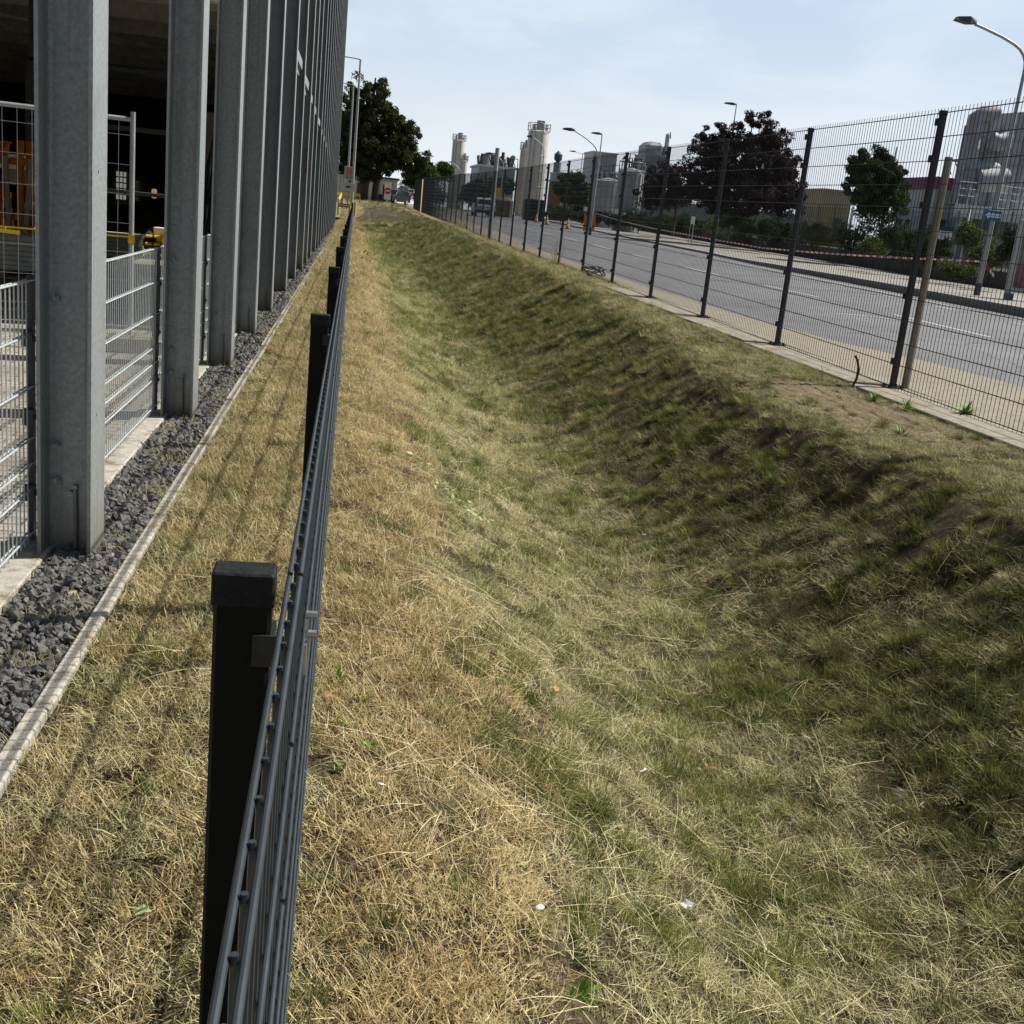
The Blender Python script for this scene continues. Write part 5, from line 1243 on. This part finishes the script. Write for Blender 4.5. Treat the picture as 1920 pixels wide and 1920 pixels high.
for k in range(3): protos.append(bmesh_('tuft', (80, .085, .02, .07, 25, 86, .0024, 10+k, dict(curl=.25)), 'blade_gold'))      # 0-2
for k in range(3): protos.append(bmesh_('tuft', (80, .085, .02, .08, 25, 86, .0024, 20+k, dict(curl=.3)), 'blade_tan'))        # 3-5
for k in range(3): protos.append(bmesh_('tuft', (80, .045, .03, .095, 5, 65, .0024, 30+k, dict(curl=.35, clump=True)), 'blade_green'))  # 6-8
for k in range(2): protos.append(bmesh_('tuft', (90, .055, .03, .085, 10, 75, .0020, 40+k, dict(curl=.35, clump=True)), 'blade_dark'))  # 9-10
for k in range(3): protos.append(bmesh_('stalk', (3, .07, .07, .27, 74, 90, .0014, 50+k, dict(curl=.10, seg=5)), 'straw'))       # 11-13
for k in range(2): protos.append(bmesh_('tuft', (60, .05, .03, .10, 20, 80, .0018, 60+k, dict(curl=.3, clump=True)), 'blade_tan'))  # 14-15
for k in range(4): protos.append(bmesh_('clump', (210, .042, .028, .080, 0, 84, .0021, 70+k, dict(curl=.22, clump=True)), 'blade_green' if k < 3 else 'blade_dark'))  # 16-19
for k in range(2): protos.append(bmesh_('clump', (140, .045, .03, .08, 5, 86, .0021, 80+k, dict(curl=.3, clump=True)), 'blade_tan'))  # 20-21
GC = proto_col('tufts', protos)
def rot_from(nrm, th, jit, r):
    nrm = nrm+r.normal(size=nrm.shape)*jit; nrm /= np.linalg.norm(nrm, axis=1, keepdims=True)
    x = np.stack([np.cos(th), np.sin(th), np.zeros_like(th)], 1); x -= nrm*(x*nrm).sum(1, keepdims=True); x /= np.linalg.norm(x, axis=1, keepdims=True)
    y = np.cross(nrm, x)
    return np.stack([np.arctan2(y[:, 2], nrm[:, 2]), -np.arcsin(np.clip(x[:, 2], -1, 1)), np.arctan2(x[:, 1], x[:, 0])], 1)
def vis(X, Y, Z, m=.12):
    P = np.stack([X, Y, Z], 1)-CAM; d = P@CF; d = np.maximum(d, .05); u = (P@CR)/d*FPX/960; v = (P@CU)/d*FPX/960
    return (np.abs(u) < 1+m) & (np.abs(v) < 1+m) & ((P@CF) > .2)
def sample(D, x0, x1, bands, r):
    out = []
    for (a, b, k) in bands:
        n = int(D*k*(b-a)*(x1-x0)); out.append(np.stack([r.uniform(x0, x1, n), r.uniform(a, b, n)], 1))
    return np.concatenate(out)
r = np.random.RandomState(99)
B = [(1.2, 5, 1), (5, 8, .8), (8, 12, .5), (12, 18, .3), (18, 28, .17), (28, 42, .09), (42, 64, .05), (64, 112, .02)]
P = sample(430, -.74, 5.22, B, r)
X, Y = P[:, 0], P[:, 1]; Z = turf(X, Y); k = vis(X, Y, Z); 
cr = crestX(Y)
# bare cast strip edges stay irregular
k &= ~((X < -.70) & (fnoise(X, Y, .3, 71) > .45)); k &= ~((X > 4.6) & (Y < 20.5) & ((X > 4.72) | (fnoise(X, Y, .4, 72) > .5)))
X, Y, Z = X[k], Y[k], Z[k]
g, bare = zones(X, Y); n = len(X); u = r.rand(n)
e = .03; nx = -(turf(X+e, Y, False)-turf(X-e, Y, False))/(2*e); nrm = np.stack([nx, np.zeros(n), np.ones(n)], 1)
green = (r.rand(n) < g*.30)
slope = (X > floorX(Y)+.35) & (X < crestX(Y)+.05)
idx = np.where(X < .62+.5*(fnoise(X, Y, .8, 81)-.5), r.randint(0, 3, n), r.randint(3, 6, n))
idx = np.where((X < 0) & (r.rand(n) < .45), r.randint(3, 6, n), idx)
idx = np.where((r.rand(n) < .18) & (X > .3), r.randint(14, 16, n), idx)
idx = np.where(green, r.randint(6, 9, n), idx)
idx = np.where(slope & (r.rand(n) < .34), r.randint(9, 11, n), idx)
ls = fnoise(X, Y, .45, 91)
keep = (r.rand(n) > bare*.9) & (r.rand(n) > np.where(green, .12, np.where((X > .6) & (X < cr[k]), .42, .0)))
scl = (.55+.6*r.rand(n))*np.where(green, .55+.9*ls, 1)*ip(Y, [0, 8, 20, 45, 110], [.92, 1.05, 1.6, 2.5, 4.2])
scl *= np.where((X > crestX(Y)), .75, 1)*np.where(bare > .35, .7, 1)
rot = rot_from(nrm, r.rand(n)*2*pi, .12, r)
Z = Z-.004
scatter('grass', np.stack([X, Y, Z], 1)[keep], rot[keep], scl[keep], idx[keep], GC, 'mown dry and green grass with bare spots covering the ditch and both banks', 'grass')
# denser clumps standing out of the mown mat
P = sample(150, -.6, 4.6, [(1.2, 8, 1), (8, 14, .7), (14, 24, .4), (24, 60, .16)], r); X, Y = P[:, 0], P[:, 1]; Z = turf(X, Y); k = vis(X, Y, Z)
g, bare = zones(X, Y); k &= r.rand(len(X)) < np.clip(g*1.2+.30, .05, 1)*np.where(X > crestX(Y), .45, 1)*np.where(bare > .45, .4, 1)*np.where(X < .5, .35, 1)
X, Y, Z, g = X[k], Y[k], Z[k], g[k]; n = len(X); nx = -(turf(X+e, Y, False)-turf(X-e, Y, False))/(2*e)
rot = rot_from(np.stack([nx*.5, np.zeros(n), np.ones(n)], 1), r.rand(n)*6.28, .12, r); sl_ = (X > floorX(Y)+.5)
idc = np.where(r.rand(n) < np.where(sl_, .35, .1), 19, r.randint(16, 19, n)); idc = np.where(r.rand(n) > .55+g, r.randint(20, 22, n), idc)
scatter('grass', np.stack([X, Y, Z-.006], 1), rot, (.38+.75*r.rand(n)**1.6)*ip(Y, [0, 10, 30, 60], [1, 1.2, 1.9, 3]), idc, GC, 'taller clumps of green and straw coloured grass dotted over the ditch floor and right slope', 'grass')
# cut straw lying over the grass
P = sample(210, -.72, 4.6, [(1.2, 6, 1), (6, 10, .7), (10, 18, .35), (18, 34, .12)], r); X, Y = P[:, 0], P[:, 1]; Z = turf(X, Y); k = vis(X, Y, Z)
k &= r.rand(len(X)) < np.clip(.35+.9*(fnoise(X, Y, .9, 101)-.35)*1.6, .06, 1)*np.where(X > floorX(Y)+.8, .42, 1)*np.where(X < 0, .55, 1)
X, Y, Z = X[k], Y[k], Z[k]; n = len(X); nx = -(turf(X+e, Y, False)-turf(X-e, Y, False))/(2*e)
rot = rot_from(np.stack([nx, np.zeros(n), np.ones(n)], 1), r.normal(size=n)*1.0+1.0, .10, r)
scatter('straw', np.stack([X, Y, Z+.022+.02*r.rand(n)], 1), rot, .5+.75*r.rand(n)**1.5*ip(Y, [0, 10, 34], [1, 1.3, 2.2]), r.randint(11, 14, n), GC, 'long cut straw stalks lying over the grass of the ditch', 'straw')
# ballast gravel
rocks = []
for q in range(5):
    rr = np.random.RandomState(300+q); import bmesh
    bm = bmesh.new()
    for _ in range(11 if q < 4 else 16): d_ = Vector(rr.normal(size=3)).normalized()*rr.uniform(.85, 1.1); bm.verts.new((d_.x*1.3, d_.y, d_.z*.72))
    h_ = bmesh.ops.convex_hull(bm, input=bm.verts); bmesh.ops.delete(bm, geom=[g_ for g_ in h_['geom_interior'] if isinstance(g_, bmesh.types.BMVert)], context='VERTS')
    me = bpy.data.meshes.new('stone'); bm.to_mesh(me); bm.free(); me.materials.append(MT['gravel_dark'] if q < 4 else mat('stone_tan', (.32, .265, .20), .85, 0, (40, .3))); rocks.append(me)
RC = proto_col('stones', rocks)
P = sample(5200, -1.10, -.80, [(1.8, 6, 1), (6, 10, .8), (10, 20, .4), (20, 40, .15), (40, 64, .05)], r); X, Y = P[:, 0], P[:, 1]
Z = -.028+.028*r.rand(len(X))*np.clip((X+1.12)/.08, 0, 1); k = vis(X, Y, Z, .2); k &= ~((X < -.93) & np.isin(np.round(Y, 0), [-1]))
X, Y, Z = X[k], Y[k], Z[k]; n = len(X)
scatter('gravel', np.stack([X, Y, Z], 1), r.rand(n, 3)*6.28, (.009+.017*r.rand(n)**1.5)*ip(Y, [0, 12, 30, 64], [1, 1.3, 2, 3]), np.where(r.rand(n) < .014, 4, r.randint(0, 4, n)), RC, 'dark crushed stone ballast in the bed around the column feet', 'gravel')
# a few grass tufts growing over kerb and gravel edge
P = sample(70, -1.05, -.72, [(1.8, 20, 1)], r); X, Y = P[:, 0], P[:, 1]; n = len(X); keep = (fnoise(X, Y, .5, 111) > .56) | ((X > -.79) & (fnoise(X, Y, .35, 112) > .48)); X, Y = X[keep], Y[keep]; n = len(X)
scatter('grass', np.stack([X, Y, np.full(n, -.01)], 1), np.stack([np.zeros(n), np.zeros(n), r.rand(n)*6.28], 1), .5+.5*r.rand(n), r.choice([3, 4, 11, 12, 14], n), GC, 'thin dry grass tufts growing in the gravel bed beside the kerb', 'grass')

# ------------------------------------------------------------------ weeds, leaves, litter
def on_turf(x, y):
    z = 0
    for _ in range(12):
        p = at(x, y, Z=z); z = float(turf(p[0], p[1]))
    return Vector((p[0], p[1], z))
def weed(label, x, y, s=.1, n=12, mt='weed', inc=(20, 70), group=None, w=.16):
    p = on_turf(x, y) if isinstance(x, (int, float)) else x; V, F = blades(n, .015*s/.1, s*.6, s*1.2, inc[0], inc[1], s*w, int(s*1e4)+n+int(p.y*100), curl=.3, clump=True, seg=3)
    o = link('weed', new_mesh('weed', V, F, MT[mt])); o.location = p; tag(o, label, 'weed', group)
p = Vector(at(1808, 772, Z=.235)); p.x = 4.98
p2 = at(1808, 776, Z=.25)
weed('bright green leafy weed growing in the joint at the foot of the tall fence', Vector(tuple(p2)), 0, .13, 22, 'weed', (10, 70), w=.2)
weed('green grassy weed at the concrete strip left of the leaning old post', 1640, 752, .12, 20, 'weed', (10, 60), w=.09)
weed('green grassy weed below the foot of the leaning old post', 1700, 770, .13, 22, 'weed', (10, 60), w=.09)
weed('green grassy weed on the bank crest below the bare sandy patch', 1690, 815, .12, 18, 'weed', (10, 65), w=.1)
weed('small green weed beside the rusty rod at the concrete strip', 1545, 700, .09, 12, 'weed', (20, 70))
for i, (x, y) in enumerate([(632, 1275), (655, 1368), (695, 1405), (638, 1450), (682, 1318), (1120, 605), (1082, 1868), (1298, 1440)]):
    weed(['light green sprig beside the low fence, highest one', 'light green sprig beside the low fence next to a brown leaf', 'light green sprig furthest right of the low fence', 'light green sprig lowest beside the low fence', 'light green sprig just above the brown leaf', 'green weed high on the right ditch slope', 'yellow green weed at the bottom picture edge', 'slender green weed next to the red leaf'][i], x, y, .045 if i < 5 else .06, 9, 'weed', (15, 70), 'small green sprigs in the dry grass', .22)
m = None
V = []; F = []; rr = np.random.RandomState(8)
PL = [on_turf(*q) for q in [(770, 862), (800, 890), (830, 925), (865, 955), (900, 980), (935, 1000)]]
for i in range(130):
    q = rr.uniform(0, len(PL)-1.001); k = int(q); c = PL[k].lerp(PL[k+1], q-k)+Vector((rr.normal()*.025, rr.normal()*.035, .02+rr.rand()*.03)); s = rr.uniform(.012, .028)
    a = Vector(rr.normal(size=3)).normalized()*s; b = a.cross(Vector((rr.normal()*.4, rr.normal()*.4, 1))).normalized()*s*.5; j = len(V); V += [tuple(c-a), tuple(c+b), tuple(c+a), tuple(c-b)]; F.append((j, j+1, j+2, j+3))
me = new_mesh('cut_weed', V, F, MT['pale_weed']); o = link('cut_weed', me); tag(o, 'pale green cut plant lying along the left ditch slope', 'cut plant')
V = []; F = []
PL = [on_turf(*q) for q in [(672, 418), (685, 428), (697, 437)]]
for i in range(60):
    q = rr.uniform(0, 1.99); k = int(q); c = PL[k].lerp(PL[k+1], q-k)+Vector((rr.normal()*.04, rr.normal()*.5, .03+rr.rand()*.03)); s = .06
    a = Vector(rr.normal(size=3)).normalized()*s; b = a.cross(Vector((.2, 0, 1))).normalized()*s*.5; j = len(V); V += [tuple(c-a), tuple(c+b), tuple(c+a), tuple(c-b)]; F.append((j, j+1, j+2, j+3))
o = link('cut_weed', new_mesh('cut_weed', V, F, [MT['bark']])); tag(o, 'dark withered branch lying on the left slope near the ditch end', 'cut plant')
def leaf(label, name, x, y, s, mt, cat='leaf', group=None):
    p = on_turf(x, y); rr = np.random.RandomState(int(x)); V = []; n = 9
    for i in range(n): a = 2*pi*i/n; rad = s*(.6+.5*rr.rand()); V.append((rad*cos(a), rad*.7*sin(a), s*.35*rr.rand()))
    V.append((0, 0, s*.1)); F = [(i, (i+1) % n, n) for i in range(n)]
    o = link(name, new_mesh(name, V, F, MT[mt])); o.location = p+Vector((0, 0, .035)); o.rotation_euler = (-.25, .15, rr.rand()*6); md = o.modifiers.new('s', 'SOLIDIFY'); md.thickness = .001; tag(o, label, cat, group)
leaf('crumpled white paper scrap in the middle of the ditch floor', 'paper_scrap', 1204, 1462, .022, 'paper', 'litter')
leaf('white paper scrap low in the picture left of centre on the ditch slope', 'paper_scrap', 1010, 1726, .013, 'paper', 'litter')
leaf('larger white plastic scrap near the bottom of the ditch floor', 'plastic_scrap', 1285, 1718, .026, 'paper', 'litter')
leaf('tiny white scrap on the left slope beside the fence', 'paper_scrap', 712, 1495, .014, 'paper', 'litter')
leaf('pale scrap among the straw right of the green weed', 'paper_scrap', 1207, 1012, .022, 'paper', 'litter')
leaf('distant white scrap on the ditch floor near the far end', 'paper_scrap', 780, 485, .07, 'paper', 'litter')
leaf('white twisted scrap on the right slope below the crest', 'paper_scrap', 1061, 650, .035, 'paper', 'litter')
leaf('rust red dead leaf on the ditch floor', 'dead_leaf', 1332, 1455, .02, 'red_leaf')
leaf('small red leaf on the dark right slope', 'dead_leaf', 1336, 793, .022, 'red_leaf')
leaf('curled brown leaf right of the nearest low fence post', 'dead_leaf', 620, 1325, .025, 'dead_leaf')
leaf('pale brown leaf on the grass left of the nearest low fence post', 'dead_leaf', 300, 1232, .016, 'dead_leaf')
leaf('tan leaf on the slope above the lower white scrap', 'dead_leaf', 945, 1503, .018, 'dead_leaf')
leaf('tan leaf near the centre of the ditch', 'dead_leaf', 1040, 1308, .02, 'dead_leaf')
leaf('pale green wilted leaf at the bottom left of the nearest fence post', 'wilted_leaf', 265, 1738, .022, 'pale_weed')
# rusty rod and wire tangle at the concrete strip
a = Vector(at(1597, 727, Z=.24)); m = MB(); m.tube([a, a+Vector((.03, 0, .08)), a+Vector((.035, 0, .17)), a+Vector((.01, 0, .25)), a+Vector((-.02, 0, .29))], .012, 8)
o = m.build('rusty_rod', MT['rust'], smooth=True); tag(o, 'bent rusty rod sticking up by the concrete strip left of the nearest tall post', 'rod')
m = MB(); c = Vector(at(1120, 522, Z=.36)); rr = np.random.RandomState(4)
for k in range(5):
    a0 = rr.rand()*6; P = [c+Vector((.35*cos(q+a0)*(.6+.1*k)-.1, .9*sin(q)*(.5+.1*k), .05+.16*abs(sin(q*.7+k)))) for q in np.linspace(0, 4.6, 14)]; m.tube(P, .012, 6)
o = m.build('wire_tangle', MT['rubber'], smooth=True); tag(o, 'tangle of dark wire loops on the bank by the tall fence foot', 'wire')
# dry upright stems at the far fence foot
for i, (x, y, Yv) in enumerate([(866, 428, 52), (882, 432, 50), (1040, 508, 26)]):
    V, F = blades(26, .12, .3, .75, 2, 22, .012, 700+i, curl=.05, seg=3); a = at(x, y+4, X=4.9); o = link('dry_stems', new_mesh('dry_stems', V, F, MT['blade_gold'])); o.location = (4.9, a[1], Rz(a[1])); tag(o, ['clump of tall dry stems at the fence foot left of the moving car', 'clump of tall dry stems at the foot of the grey pole', 'thin dry stems at the tall fence foot before the wire tangle'][i], 'dry stems')
